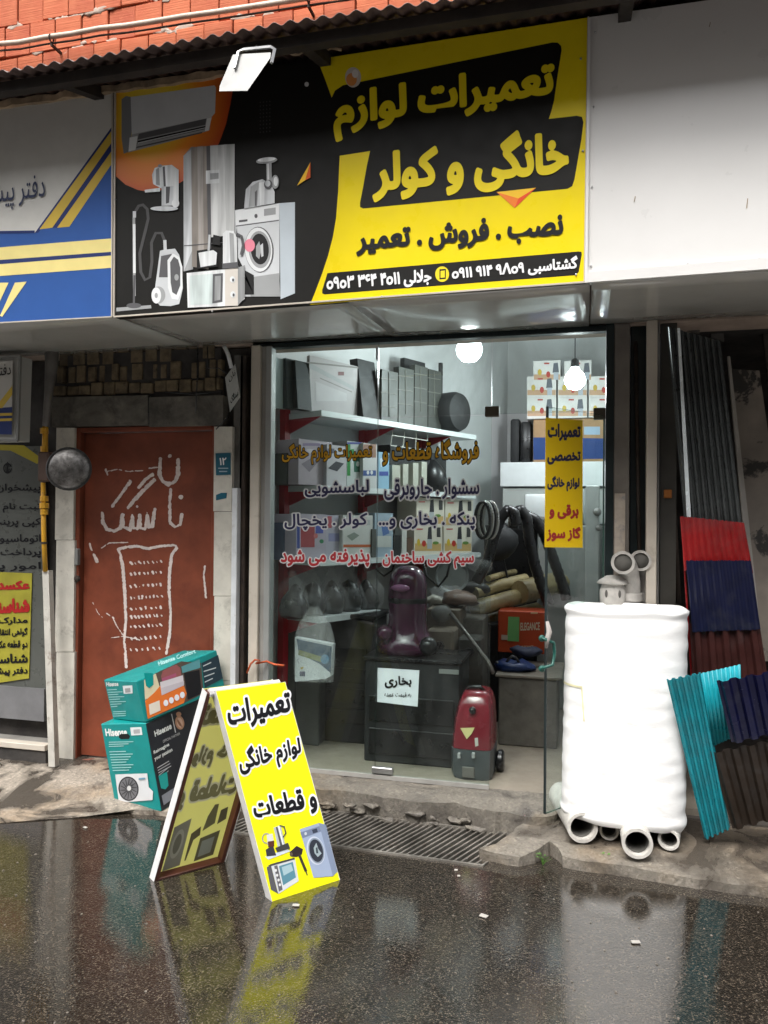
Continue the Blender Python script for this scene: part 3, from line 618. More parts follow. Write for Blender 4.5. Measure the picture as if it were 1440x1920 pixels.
mw = [(wh, [(350, 512), (430, 504), (458, 500), (459, 560), (442, 573), (352, 577)]), ((.62, .58, .52), [(422, 505), (446, 502), (446, 573), (422, 574)]), (mg, [(446, 502), (459, 497), (459, 558), (446, 573)]), ((.60, .68, .66), [(356, 517), (399, 513), (399, 570), (357, 572)]), (dg_, [(399, 514), (418, 512), (417, 566), (398, 569)]), (mg, [(403, 518), (414, 517), (413, 562), (402, 564)]), (wh, ell(436, 524, 5, 6)), (wh, ell(437, 552, 5, 6)), (dg_, ell(437, 525, 2, 3)), (dg_, ell(438, 553, 2, 3)),
      (bk, [(369, 470), (396, 466), (404, 470), (408, 500), (369, 504)]), (wh, [(372, 474), (400, 469), (407, 474), (405, 496), (376, 501)]), (lg, ribbon([(391, 470), (393, 440)], 4)), (bk, [(400, 440), (413, 443), (413, 460), (398, 458)]), (wh, [(418, 438), (424, 432), (438, 433), (444, 445), (445, 500), (418, 502)]), (mg, [(430, 436), (438, 438), (440, 498), (432, 499)]), (dg_, [(417, 494), (446, 491), (446, 502), (417, 504)]), (dg_, ribbon([(443, 438), (453, 443), (456, 460), (452, 478)], 5))]
picture(SG, 'microwave_and_kettle_picture', mw, Fm, .0052, .00015)
dots = []
for i in range(4):
    for j in range(9): dots.append(((.05, .05, .05), ell(488+i*6, 192+j*7-i*.6, 1.4, 1.6, 6)))
dots += [((.9, .55, .03), [(557, 348), (582, 304), (572, 338)]), ((.75, .12, .02), [(582, 304), (582, 333), (572, 338)]), ((.6, .6, .6), ell(575, 158, 4, 4.5))]  # the grey disc paints a lens glint above the arrow
picture(SG, 'dot_grid_arrow_and_glint', dots, Fm, .001, .0001)
for x, y in ((1089, 110), (1093, 283), (1080, 515), (716, 556), (216, 374), (214, 534), (398, 584)):
    MB().ball(P(x, y, SY-.004), .005, n=6).build('screw', STEEL, SG)

# the neighbour's sign on the left
NS = board('office_sign', ((-240, 243), (213, 172), (211, 594), (-240, 617)), 'blue and white office sign with yellow stripes left of the shop sign', mat=paint((.60, .59, .55)))
BLU, NAVY, GOLD, PALE = (.022, .085, .30), (.015, .03, .13), (.60, .42, .06), (.78, .66, .25)
picture(NS, 'printed_stripes', [(BLU, [(-240, 440), (65, 437), (213, 235), (211, 593), (-240, 616)]), (NAVY, [(65, 437), (213, 233), (213, 244), (72, 436)]), (GOLD, [(74, 430), (213, 240), (213, 262), (98, 427)]), (NAVY, [(98, 427), (213, 262), (213, 280), (108, 427)]), (GOLD, [(107, 427), (213, 278), (213, 302), (130, 425)]),
  (PALE, [(-240, 483), (210, 447), (210, 472), (-240, 505)]), (NAVY, [(-240, 505), (210, 472), (210, 480), (-240, 514)]), (PALE, [(-240, 514), (210, 479), (210, 502), (-240, 535)]), (NAVY, [(-240, 437), (65, 432), (65, 437), (-240, 442)]), (PALE, [(-40, 585), (0, 530), (16, 530), (-12, 590)]), (PALE, [(0, 592), (28, 530), (50, 528), (4, 594)])], Fm)
text(NS, 'دفتر پیشخوان', ((-75, 345), (84, 326), (84, 385), (-75, 404)), Fm, [(.0, paint((.03, .04, .09)), .006)])
MB().tube([P(211, 172, SY-.004), P(210, 594, SY-.004)], .005, 4).build('edge_trim', WHITEAL, NS, smooth=False)
MB().tube([P(-200, 616, SY-.004), P(210, 594, SY-.004)], .004, 4).build('edge_trim', WHITEAL, NS, smooth=False)
# the blank white fascia on the right
WF = board('white_fascia', ((1107, 32), (1900, -82), (1900, 470), (1099, 528)), 'blank white fascia panel right of the yellow shop sign', 'fascia', FASC)
p0, p1 = P(1099, 512, SY-.001), P(1900, 447, SY-.001); b0, b1 = P(1099, 531, SY), P(1900, 472, SY); e = V((0, -.012, 0)); g = V((0, .03, 0))
MB().hexa([b0+e, b1+e, b1+g, b0+g, p0+e, p1+e, p1+g, p0+g]).build('bottom_rail', FASC, WF, smooth=False)
a0, a1 = P(1099, 530, SY-.01), P(1105, 34, SY-.01); MB().tube([a0, a1], .007, 4).build('corner_trim', FASC, WF, smooth=False)
for x, y in ((1116, 60), (1113, 200), (1110, 350), (1108, 498), (1290, 494), (1424, 484)): MB().ball(P(x, y, SY-.004), .004, n=6).build('screw', STEEL, WF)
for pts in ([(1189, 378), (1191, 368)], [(1330, 50), (1332, 42)], [(1400, 390), (1402, 372)]): MB().tube([P(x, y, SY-.0015) for x, y in pts], .0018, 4).build('scratch_mark', LEDG, WF, smooth=False)
# glossy soffit under the signs
sf = T('soffit', 'glossy grey white soffit panels under the row of signs', 'soffit', (-1, -.5, 2.52))
SX = [-4.2, -2.19, -1.02, .02, 1.2, 3]
for i in range(5):
    vs = []; fs = []; nx, ny = 14, 6
    for a in range(nx+1):
        for b in range(ny+1):
            x = SX[i]+.003+(SX[i+1]-SX[i]-.006)*a/nx; y = SY+.004+(.86 if i < 3 else .84)*b/ny
            k = math.sin(math.pi*a/nx); s_ = (.018 if i < 3 else .008)*k*math.sin(math.pi*min(1, b/ny*1.0))
            z_ = 2.518+.045*(y-SY)/.88-s_+(.004*noise.noise(V((x*3, y*4, i*3))))+(.006 if i % 2 else 0)
            vs.append((x, y, z_))
    for a in range(nx):
        for b in range(ny): q = a*(ny+1)+b; fs.append((q, q+1, q+ny+2, q+ny+1))
    o = mesh('soffit_panel', vs, fs, SOFF, sf, smooth=True); sm = o.modifiers.new('s', 'SOLIDIFY'); sm.thickness = .006; sm.offset = 1

# floodlight hanging in front of the awning edge
fy = -1.38
fc = P(460, 140, fy)
FL = T('floodlight', 'white LED floodlight on a bracket in front of the black part of the shop sign', 'lamp', tuple(fc))
LEDW = emis('lit_led_diffuser', (1, .98, .95), .55, (.5, .5, .5)); WHM = M('white_lamp_housing', (.20, .20, .19), .4, var=.05)
q = [P(411, 171, fy-.03), P(464, 170, fy-.03), P(507, 108, fy+.03), P(436, 112, fy+.03)]
nrm = V((-.10, .35, 1)).normalized()*.028
HOU = MB().hexa([q[0], q[1], q[2], q[3]]+[p+nrm for p in q]).build('housing', WHM, FL, smooth=False)
cq = sum((p for p in q), V((0, 0, 0)))/4
qd = [q[0], q[1], q[1].lerp(q[2], .52), q[0].lerp(q[3], .52)]; cq = sum(qd, V((0, 0, 0)))/4
MB().hexa([cq+(p-cq)*.92-nrm*.12 for p in qd]+[cq+(p-cq)*.92-nrm*.01 for p in qd]).build('diffuser', LEDW, HOU, smooth=False)
for k in range(8):
    t = .08+.12*k; a = q[3].lerp(q[2], t)+nrm; b = q[0].lerp(q[1], t)+nrm; s = V((.0025, 0, 0)); h = nrm*.5
    bb = a.lerp(b, .45); MB().hexa([bb-s-nrm*1.5, bb+s-nrm*1.5, a+s-nrm*1.5, a-s-nrm*1.5, bb-s-nrm*.99, bb+s-nrm*.99, a+s-nrm*.99, a-s-nrm*.99]).build('cooling_fin', WHM, HOU, smooth=False)
MB().tube([P(440, 128, fy), P(447, 98, fy+.03), P(458, 93, fy+.05), P(508, 88, fy+.05), P(515, 92, fy+.03), P(509, 118, fy)], .0065, 4).build('bracket', STEEL, FL)
MB().tube([P(480, 92, fy+.06), P(484, 80, -1.0)], .006, 6).build('arm', STEEL, FL)

# ================================================================== lower wall, left of the shop
wl = T('rendered_wall', 'dark sooty wall around the red iron door', 'wall', (-2.6, .2, .05))
MB().box(-4.2, -3.10, .12, .35, -.1, 2.55).build('wall_surface', DARKW, wl, smooth=False)
MB().box(-3.10, -2.06, .0, .35, 2.12, 2.55).build('wall_surface', DARKW, wl, smooth=False)
MB().box(-2.085, -1.90, .05, .35, -.1, 2.55).build('wall_surface', DARKW, wl, smooth=False)
def brow(z0, z1, pxs, y=-.012, dy=.05):
    for a, b in pxs:
        zc = (z0+z1)/2; zp = (lambda x: P(x, 0, 0)); xa = P(a, 700, 0).x; xb = P(b, 700, 0).x
        MB().box(xa, xb, y+random.uniform(-.008, .008), y+dy, z0+random.uniform(-.006, .006), z1+random.uniform(-.008, .01), b=.004).build('brick', YBR, wl)
top = [(a/3, b/3) for a, b in ((330, 360), (388, 425), (437, 485), (505, 545), (560, 590), (636, 672), (676, 715), (745, 805), (862, 885), (905, 938), (962, 1020), (1078, 1110), (1120, 1155), (1182, 1215), (1225, 1250))]
brow(P(250, 713).z, P(250, 684).z, top)
x = 105; bot = []
while x < 414: bw = random.uniform(22, 25); bot.append((x, min(415, x+bw-2.2))); x += bw
brow(P(250, 738).z, P(250, 718).z, bot, -.02)
brow(P(250, 680).z, P(250, 655).z, [(110+i*27, 132+i*27) for i in range(11)], .0)
LS = T('lintel', 'sooty stone lintel of two slabs above the red iron door', 'lintel', (-2.6, 0, 2.13))
for a, b in ((97, 277), (279, 418)):
    tl, tr, br, bl = P(a, 745, -.03), P(b, 741, -.03), P(b, 797, -.03), P(a, 800, -.03); e = V((0, .1, 0))
    MB().hexa([bl, br, br+e, bl+e, tl, tr, tr+e, tl+e]).build('stone_slab', LINT, LS, smooth=False)
def jamb(name, px, y0, y1, Yf, mat, label, cat='jamb', d=.1, nb=1):
    t = T(name, label, cat, tuple(P(px[0], y1, Yf))); 
    for k in range(nb):
        ya, yb = y0+(y1-y0)*k/nb+(1 if k else 0), y0+(y1-y0)*(k+1)/nb
        tl, tr, br, bl = P(px[0], ya, Yf), P(px[1], ya, Yf), P(px[1], yb, Yf), P(px[0], yb, Yf)
        tl.x = bl.x; tr.x = br.x; MB().hexa([bl, br, br+V((0, d, 0)), bl+V((0, d, 0)), tl, tr, tr+V((0, d, 0)), tl+V((0, d, 0))]).build('stone_block', mat, t, smooth=False)
    return t
jamb('door_jamb', (103, 137), 802, 1432, -.02, MARB, 'pale marble jamb left of the red iron door', nb=3)
JR = jamb('door_jamb', (400, 434), 800, 1434, -.03, MARB, 'stained marble jamb with the blue number plate right of the red iron door', nb=4)
# red iron door with its frame
RD = T('iron_door', 'rust red iron door painted with white brush lettering and a bread drawing', 'door', tuple(P(265, 1425, .03)))
dm = facade(.04)
tl, tr, br, bl = P(137, 803, .02), P(401, 800, .02), P(401, 1436, .02), P(131, 1424, .02)
bl.z = br.z = .06; tl.x = bl.x; tr.x = br.x
for nm, (xa, xb, za, zb) in {'a': (bl.x, bl.x+.06, bl.z, tl.z), 'b': (br.x-.025, br.x, br.z, tr.z), 'c': (bl.x+.06, br.x-.025, tl.z-.03, tl.z)}.items():
    MB().box(xa, xb, .0, .08, za, zb, b=.004).build('frame_rail', REDD, RD)
DLF = MB().box(bl.x+.063, br.x-.028, .04, .075, .085, tl.z-.034, b=.003).build('door_leaf', REDD, RD)
tag(MB().box(bl.x-.02, br.x+.02, -.02, .3, .02, .075, b=.01).build('door_step', M('red_dusty_step', (.20, .075, .05), .8, dirt=(.3, .26, .22), ds=6, bump=1)), 'dusty red threshold below the iron door', 'step')
L = []
L += [([(301, 860), (299, 890), (305, 903), (316, 908), (328, 903), (334, 890), (334, 862)], 3.6), ([(318, 855)], 3.4)]
L += [([(320, 918), (318, 950), (319, 980), (328, 988), (338, 984), (341, 965)], 3.0), ([(339, 932)], 4.2)]
L += [([(244, 903), (228, 926), (211, 949)], 3.2), ([(286, 890), (272, 900), (260, 914)], 3.4), ([(289, 900), (268, 920), (252, 938), (240, 952)], 3.4)]
L += [([(192, 962), (193, 980), (200, 992), (214, 996), (226, 990), (230, 966)], 3.4), ([(230, 966), (232, 988), (244, 993), (248, 966)], 3.0), ([(248, 970), (250, 990), (258, 992), (262, 966)], 3.0), ([(262, 968), (264, 990), (272, 992), (276, 962)], 3.0), ([(276, 965), (279, 988), (286, 986), (290, 955)], 3.2), ([(256, 950)], 2.8)]
L += [([(222, 1030), (236, 1026), (256, 1024), (278, 1029), (300, 1024), (330, 1022), (331, 1028), (322, 1040), (318, 1070), (317, 1110), (320, 1150), (318, 1190), (312, 1225)], 2.6), ([(222, 1030), (226, 1042), (230, 1060), (234, 1110), (236, 1160), (233, 1200), (237, 1250)], 2.8)]
for r, y in enumerate((1055, 1075, 1098, 1120, 1140, 1156, 1174, 1196, 1217)):
    n_ = (8, 8, 8, 9, 7, 9, 8, 7, 6)[r]
    for k in range(n_): L.append(([(245+k*(64/n_)+random.uniform(-1, 1), y-k*.5+random.uniform(-1, 1)), (245+k*(64/n_)+random.uniform(0, 3), y+3-k*.5)], random.uniform(1.1, 2.1)))
L += [([(174, 1130), (184, 1150), (192, 1158)], .7), ([(200, 1150), (212, 1158), (218, 1172), (230, 1190)], 1.1), ([(208, 1196), (232, 1193), (262, 1200)], .9), ([(190, 1028), (205, 1018), (240, 1017)], .9), ([(168, 1020), (172, 1032)], 1.6), ([(198, 880), (202, 890)], 1.5), ([(200, 884), (220, 880), (240, 884), (268, 882)], 1.1), ([(280, 878), (296, 876)], 1.3), ([(176, 1040), (182, 1052)], 3), ([(384, 1062), (382, 1078), (386, 1120)], 2.0)]
strokes(DLF, L, dm, CHALK, .003, 'brush_lettering')
LEAFD = [c_ for c_ in RD.children if c_.name.startswith('door_leaf')]; c = P(148, 1044, .0); MB().box(c.x-.012, c.x+.012, -.03, .0, c.z-.05, c.z+.05, b=.003).build('lock_plate', WHM, DLF)
MB().ball(P(145, 1085, -.01), .02, n=8).build('rusty_latch', RUST, DLF)
for zz in (.45, 1.15, 1.82): MB().tube([V((br.x-.03, .03, zz)), V((br.x-.03, .03, zz+.09))], .011, 8).build('hinge', REDD, RD)
# rusty and white posts between door and window
tag(MB().box(P(434, 1000, -.05).x, P(444, 1000, -.05).x, -.05, .0, .06, P(440, 915, -.05).z, b=.003).build('painted_post', M('white_gloss_post', (.66, .68, .70), .45, dirt=(.25, .22, .2), ds=14, dl=.62)), 'white painted strip post beside the blue number plate', 'post')
tag(MB().box(P(436, 1000, .0).x, P(452, 1000, .0).x, .0, .1, .06, 2.5).build('grey_post', M('sooty_grey_post', (.12, .115, .105), .6, var=.3)), 'sooty grey post behind the small hanging plate', 'post')
RP = T('rusty_post', 'dark rusty steel channel post left of the shop window', 'post', tuple(P(460, 1400, .03)))
MB().box(P(447, 1000, .0).x, P(459, 1000, .0).x, .0, .07, .06, 2.5, b=.004).build('flange', RUST, RP)
MB().box(P(460, 1000, .04).x, P(472, 1000, .04).x, .05, .09, .06, 2.5).build('web', BLACKF, RP)
# blue number plate
NPm = facade(-.032)
NPl = T('number_plate', 'blue enamel house number plate on the marble jamb', 'number plate', tuple(P(418, 890, -.032)))
BP = M('blue_enamel', (.012, .11, .17), .35, var=.1)
def plate(t, name, pts, Y, d, mat):
    v = [P(x, y, Y) for x, y in pts]; return MB().poly(v, V((0, d, 0))).build(name, mat, t, smooth=False)
plate(NPl, 'plate', [(404, 850), (432, 849), (432, 890), (405, 891)], -.036, .004, BP)
text(NPl, '۱۲', ((412, 859), (424, 858), (424, 871), (412, 872)), facade(-.038), [(.02, WT, .001)])
picture(NPl, 'caption_bars', [((.4, .5, .55), rect(409, 877, 428, 879)), ((.4, .5, .55), rect(411, 883, 426, 885))], facade(-.038))
tag(MB().poly([P(x, y, -.034) for x, y in ((405, 928), (415, 924), (425, 924), (424, 934), (405, 938))], V((0, .003, 0))).build('sticker_remnant', BP, smooth=False), 'torn blue sticker remnant below the number plate', 'sticker')
# small hanging plate
HP = T('hanging_plate', 'small tilted white metal plate with faded writing hanging under the soffit', 'sign', tuple(P(437, 770, -.12)))
plate(HP, 'plate', [(422, 708), (441, 682), (450, 744), (431, 772)], -.12, .004, M('faded_white_plate', (.45, .46, .44), .5, dirt=(.15, .14, .13), ds=12))
text(HP, 'نان', ((428, 705), (440, 692), (442, 705), (430, 718)), facade(-.124), [(.0, INK, .001)])
text(HP, 'سنگک', ((431, 745), (445, 728), (447, 740), (433, 757)), facade(-.124), [(.02, INK, .001)])
MB().tube([P(434, 690, -.12), P(428, 665, -.15), P(420, 648, -.2)], .012, 6).build('bracket', STEEL, HP)
WR = T('hanging_wires', 'thin black wires hanging over the stone lintel', 'wire', tuple(P(370, 780, -.06)))
for pts in ([(371, 650), (370, 700), (367, 775)], [(389, 650), (390, 690), (410, 690), (425, 700)], [(432, 770), (424, 785), (405, 805)], [(310, 735), (360, 739), (418, 735)], [(278, 740), (279, 796)]):
    MB().tube([P(x, y, -.05) for x, y in pts], .0035, 5).build('wire', BLK, WR, smooth=True)
pts = [P(x, y, -.07) for x, y in ((463, 1262), (470, 1245), (478, 1237), (488, 1238), (480, 1244))]
tag(MB().tube(pts+[P(500, 1240, -.03), P(515, 1246, -.03), P(533, 1248, -.03)], .006, 6).build('orange_strap', M('orange_plastic_strap', (.55, .09, .02), .5), smooth=True), 'orange plastic strap tied round the window jamb', 'strap')

# gas pipe, convex mirror, neighbour's front
YG = M('yellow_gas_paint', (.70, .36, .02), .5, dirt=(.35, .17, .05), ds=12)
GP = T('gas_pipe', 'yellow gas riser with brass valves beside the convex mirror', 'pipe', tuple(P(84, 1070, -.14)))
MB().tube([P(x, y, -.14) for x, y in ((98, 640), (97, 680), (92, 730), (86, 800))], [.042, .038, .026, .02], 10).build('grey_sleeve', M('sooty_grey_pipe', (.14, .13, .12), .6, var=.2), GP, smooth=True)
MB().tube([P(x, y, -.14) for x, y in ((85, 800), (84, 850))], .017, 10).build('riser_pipe', YG, GP, smooth=True)
MB().tube([P(x, y, -.14) for x, y in ((81, 905), (82, 1000), (85, 1072))], .014, 10).build('riser_pipe', YG, GP, smooth=True)
for y, r in ((808, .024), (842, .022), (935, .024), (948, .027), (960, .022)): MB().tube([P(83, y-5, -.14), P(83, y+5, -.14)], r, 8).build('valve_collar', YG, GP)
for y in (1018,): MB().tube([P(83, y-2, -.14), P(83, y+2, -.14)], .018, 8).build('valve_collar', RUST, GP)
MB().box(P(76, 850, -.14).x, P(98, 850, -.14).x, -.17, -.11, P(84, 903, -.14).z, P(84, 848, -.14).z, b=.01).build('regulator_body', M('brown_regulator', (.09, .05, .035), .6), GP)
DP = T('door_frame_post', 'peeling white steel door post below the yellow gas pipe', 'post', tuple(P(95, 1435, -.15)))
a, b = P(85, 1070, -.14), P(97, 1438, -.16)
PEEL = M('peeling_white_paint', (.50, .48, .43), .6, dirt=(.16, .11, .08), ds=10, dl=.55, dh=.7, bump=.5)
s = V((.022, 0, 0)); e = V((0, .04, 0)); MB().hexa([b-s, b+s, b+s+e, b-s+e, a-s, a+s, a+s+e, a-s+e]).build('post_section', PEEL, DP, smooth=False)
CMX = T('convex_mirror', 'dusty round convex mirror hanging over the marble jamb of the red door', 'mirror', tuple(P(129, 879, -.3)))
cc = P(129, 879, -.28); rr = (P(164, 879, -.28)-P(95, 879, -.28)).length/2
nz = (C0+V((-.5, -2, .6))-cc).normalized(); xx = nz.cross(V((0, 0, 1))).normalized(); Mm = frameM(cc, xx, nz)
MIR = M('dusty_mirror', (.30, .29, .28), .34, metal=.7, var=.35, vs=14, dirt=(.05, .045, .04), ds=12, dl=.42, dh=.65, bump=.3, bs=20)
MB().lathe([(rr*math.sin(a), rr*.9*(math.cos(a)-math.cos(1.0))*.6) for a in [i*1.0/10+.0001 for i in range(11)]][::-1], 32, Mm @ Matrix.Scale(1/math.sin(1.0), 4, V((1, 0, 0))) @ Matrix.Scale(1/math.sin(1.0), 4, V((0, 1, 0)))).build('mirror_dome', MIR, CMX, smooth=True)
MB().lathe([(rr*.98, -.02), (rr*1.03, -.01), (rr*1.03, .004), (rr*.97, .012)], 32, Mm).build('rim', M('dark_rubber_rim', (.05, .05, .05), .6), CMX)
MB().lathe([(.001, -.03), (rr*.98, -.02)], 32, Mm).build('back_shell', DARKM, CMX)
MB().tube([cc+V((0, .03, 0)), P(110, 870, -.12), P(92, 872, -.12)], .012, 6).build('bracket', RUST, CMX)
# neighbour: glass front with a lettered panel
NF = T('office_shopfront', 'grey green office panel with Persian notices at the far left', 'shop front', tuple(P(40, 1390, .1)))
pm = facade(.06)
GG = M('grey_green_panel', (.095, .10, .09), .3, var=.08)
v = [P(-300, 820, .06), P(80, 836, .06), P(86, 1352, .06), P(-300, 1400, .06)]; v[0].z = v[1].z; v[3].z = v[2].z
MB().hexa([v[3], v[2], v[2]+V((0, .03, 0)), v[3]+V((0, .03, 0)), v[0], v[1], v[1]+V((0, .03, 0)), v[0]+V((0, .03, 0))]).build('lettered_panel', GG, NF, smooth=False)
for y, s_ in ((916, 'پیشخوان دولت'), (952, 'ثبت نام خدمات'), (980, 'کپی پرینت رایانه'), (1011, 'اتوماسیون اداری'), (1037, 'پرداخت قبوض'), (1063, 'امور پستی')):
    s_ = s_.replace('ث', 'ت').replace('و', 'و')
    text(NF, s_, ((-70, y-9), (76, y-9), (76, y+9), (-70, y+9)), pm, [(.015, INK, .003)])
picture(NF, 'round_emblem', [(INK, ribbon(ell(14, 878, 7, 9), 2)), (INK, ribbon([(14, 866), (14, 888)], 2)), (INK, ribbon(ell(14, 878, 3, 9), 1.5))], pm, .002)
picture(NF, 'yellow_corner_print', [((.40, .33, .02), [(-60, 832), (45, 835), (76, 858), (70, 870), (20, 845), (-60, 842)])], pm, .0015)
MB().hexa([V((-4.2, .045, v[2].z)), V((v[2].x-.004, .045, v[2].z)), V((v[2].x-.004, .058, v[2].z)), V((-4.2, .058, v[2].z)), V((-4.2, .045, P(60, 1290, .05).z)), V((v[2].x-.004, .045, P(60, 1290, .05).z)), V((v[2].x-.004, .058, P(60, 1290, .05).z)), V((-4.2, .058, P(60, 1290, .05).z))]).build('pale_sheen_panel', M('painted_pale_sheen', (.17, .17, .175), .35, var=.12), NF, smooth=False)  # paler tone and reflection of the lower panel painted as a separate sheet
NPo = T('yellow_notice', 'yellow notice with red and black Persian lines on the grey green panel', 'notice', tuple(P(20, 1280, .05)))
NYE = M('aged_yellow_poster', (.34, .31, .03), .4, dirt=(.4, .3, .05), ds=8)
v = [P(-120, 1068, .052), P(60, 1075, .052), P(54, 1272, .052), P(-120, 1298, .052)]; MB().poly(v, V((0, .004, 0))).build('poster_sheet', NYE, NPo, smooth=False)
pp = facade(.05); RT = paint((.36, .015, .015))
text(NPo, 'عکسدار', ((-20, 1088), (54, 1090), (54, 1108), (-20, 1110)), pp, [(.06, RT, .002)])
text(NPo, 'شناسنامه', ((-34, 1124), (54, 1124), (54, 1146), (-34, 1150)), pp, [(.06, RT, .002)])
for y, s_ in ((1166, 'مدارک لازم'), (1186, 'گواهی انتقال و سند'), (1210, 'دو قطعه عکس جدید'), (1235, 'شناسنامه'), (1260, 'دفتر پیشخوان')):
    text(NPo, s_, ((-40, y-8), (51, y-9), (51, y+7), (-40, y+9)), pp, [(.03, INK, .002)])
HS = T('hanging_lightbox', 'small white framed lightbox sign hanging at the far left under the soffit', 'sign', tuple(P(20, 825, -.3)))
hm = facade(-.32)
v = [P(-90, 676, -.3), P(38, 668, -.3), P(33, 826, -.3), P(-90, 822, -.3)]; v[3].z = v[2].z; v[0].z = v[1].z
MB().poly(v, V((0, .10, 0))).build('box', paint((.45, .45, .43)), HS, smooth=False)
picture(HS, 'printed_face', [((.50, .49, .46), [(-80, 682), (24, 676), (22, 815), (-80, 812)]), (NAVY, [(-80, 770), (23, 763), (22, 815), (-80, 812)]), (GOLD, [(-10, 765), (23, 723), (23, 740), (4, 765)]), (GOLD, [(-80, 777), (23, 774), (23, 779), (-80, 783)]), (GOLD, [(-80, 788), (23, 784), (23, 789), (-80, 793)])], hm)
for a, b in (((38, 668), (33, 826)), ((-90, 822), (33, 826)), ((-90, 676), (38, 668))):
    MB().tube([P(*a, -.305), P(*b, -.305)], .010, 4).build('frame_rail', WHM, HS, smooth=False)
text(HS, 'دفتر', ((-8, 684), (20, 682), (20, 708), (-8, 712)), hm, [(.0, INK, .005)])
TR = T('office_threshold', 'pale metal threshold with a grey floor strip below the office panel', 'step', tuple(P(40, 1410, 0)))
z0 = P(60, 1400, -.1).z
MB().box(-4.2, P(88, 1400, -.1).x, -.12, -.06, z0-.015, z0+.02, b=.003).build('threshold_rail', WHITEAL, TR)
MB().box(-4.2, P(88, 1400, -.1).x, -.06, .4, z0-.03, z0-.012).build('floor_strip', M('grey_floor_tile', (.24, .23, .21), .4), TR, smooth=False)
MB().box(-4.2, P(88, 1400, -.1).x, -.11, -.07, -.02, z0-.016).build('riser', DARKW, TR, smooth=False)
# ================================================================== the shop front
SF = T('glass_shopfront', 'frameless glass shop front with Persian stickers between ivory and black frames', 'shop front', (-.85, 0, .13))
MB().box(-1.86, .14, .0, .05, 2.532, 2.62).build('lintel_beam', BLACKF, SF, smooth=False)
xl0, xl1, xl2, xl3 = P(472, 1000).x, P(489, 1000).x, P(494, 1000).x, P(508, 1000).x
MB().box(xl0, xl1, -.035, .06, .10, 2.545, b=.004).build('frame_post', WHITEAL, SF)
MB().box(xl1+.002, xl2+.01, -.01, .05, .10, 2.54).build('frame_groove', GREYAL, SF, smooth=False)
MB().box(xl2+.012, xl3, -.018, .05, .10, 2.54, b=.003).build('frame_post', M('silver_aluminium', (.36, .37, .36), .35, metal=.3, var=.05), SF)
xr0, xr1 = P(1134, 900).x, P(1150, 900).x
MB().box(xr0+.003, xr1, -.02, .06, .10, 2.6).build('frame_post', BLACKF, SF, smooth=False)
zt = P(800, 781).z; x0, xa, xb, x1 = P(508, 900).x, P(708, 900).x, P(921, 900).x, P(1134, 900).x
def pane(name, xa, xb, za, zb, parent, Mx=None, gm_=None):
    q = MB(); q.box(xa, xb, -.004, .004, za, zb, M=Mx); q.m = [1 if i not in (2, 3) else 0 for i in range(6)]
    # faces 2 and 3 of the box are the two big sheets
    return q.build(name, [gm_ or GLASS, GLASSE], parent, smooth=False)
pane('pane', x0, xa-.002, .15, zt-.003, SF); pane('pane', xa+.002, xb, .15, zt-.003, SF)
pane('transom_pane', x0, xa-.002, zt+.003, 2.532, SF); pane('transom_pane', xa+.002, xb-.002, zt+.003, 2.532, SF, gm_=GLASST); pane('transom_pane', xb+.002, x1, zt+.003, 2.532, SF, gm_=GLASST)
MB().box(x0, xb, -.012, .012, .13, .152).build('bottom_channel', GREYAL, SF, smooth=False)
def clampp(x, y, wd, hh, mat=DARKM):
    a = P(x, y); MB().box(a.x-wd/2, a.x+wd/2, -.016, .016, a.z-hh/2, a.z+hh/2, b=.004).build('glass_clamp', mat, SF)
BRZ = M('bronze_clamp', (.10, .085, .065), .4, metal=.6)
clampp(923, 772, .075, .055, BRZ); clampp(1124, 776, .06, .06, BRZ); clampp(708, 664, .012, .07, STEEL); clampp(717, 1444, .12, .035, STEEL)
gm = facade(-.006)
BIND = paint((.025, .025, .07)); ORN = paint((.62, .33, .02)); WHo = paint((.55, .55, .55)); REDT = paint((.33, .025, .03))
for s_, q, c, o in (('فروشگاه قطعات و', ((718, 826), (897, 824), (897, 868), (718, 872)), ORN, BLKP), ('تعمیرات لوازم خانگی', ((529, 833), (697, 831), (697, 868), (529, 871)), ORN, BLKP)):
    text(SF, s_, q, gm, [(.075, o, .0005), (.02, c, .0012)])
for s_, q in (('سشوار . جاروبرقی', ((721, 899), (898, 898), (898, 934), (721, 937))), ('لباسشویی', ((572, 902), (691, 900), (691, 929), (572, 932))), ('پنکه . بخاری و...', ((711, 960), (890, 960), (890, 993), (711, 994))), ('کولر . یخچال', ((534, 964), (688, 962), (688, 992), (534, 994)))):
    text(SF, s_, q, gm, [(.10, WHo, .0005), (.022, BIND, .0012)])
for s_, q in (('سیم کشی ساختمان', ((718, 1034), (888, 1034), (888, 1065), (718, 1066))), ('پذیرفته می شود', ((527, 1030), (692, 1030), (692, 1062), (527, 1063)))):
    text(SF, s_, q, gm, [(.095, WHo, .0005), (.03, REDT, .0012)])
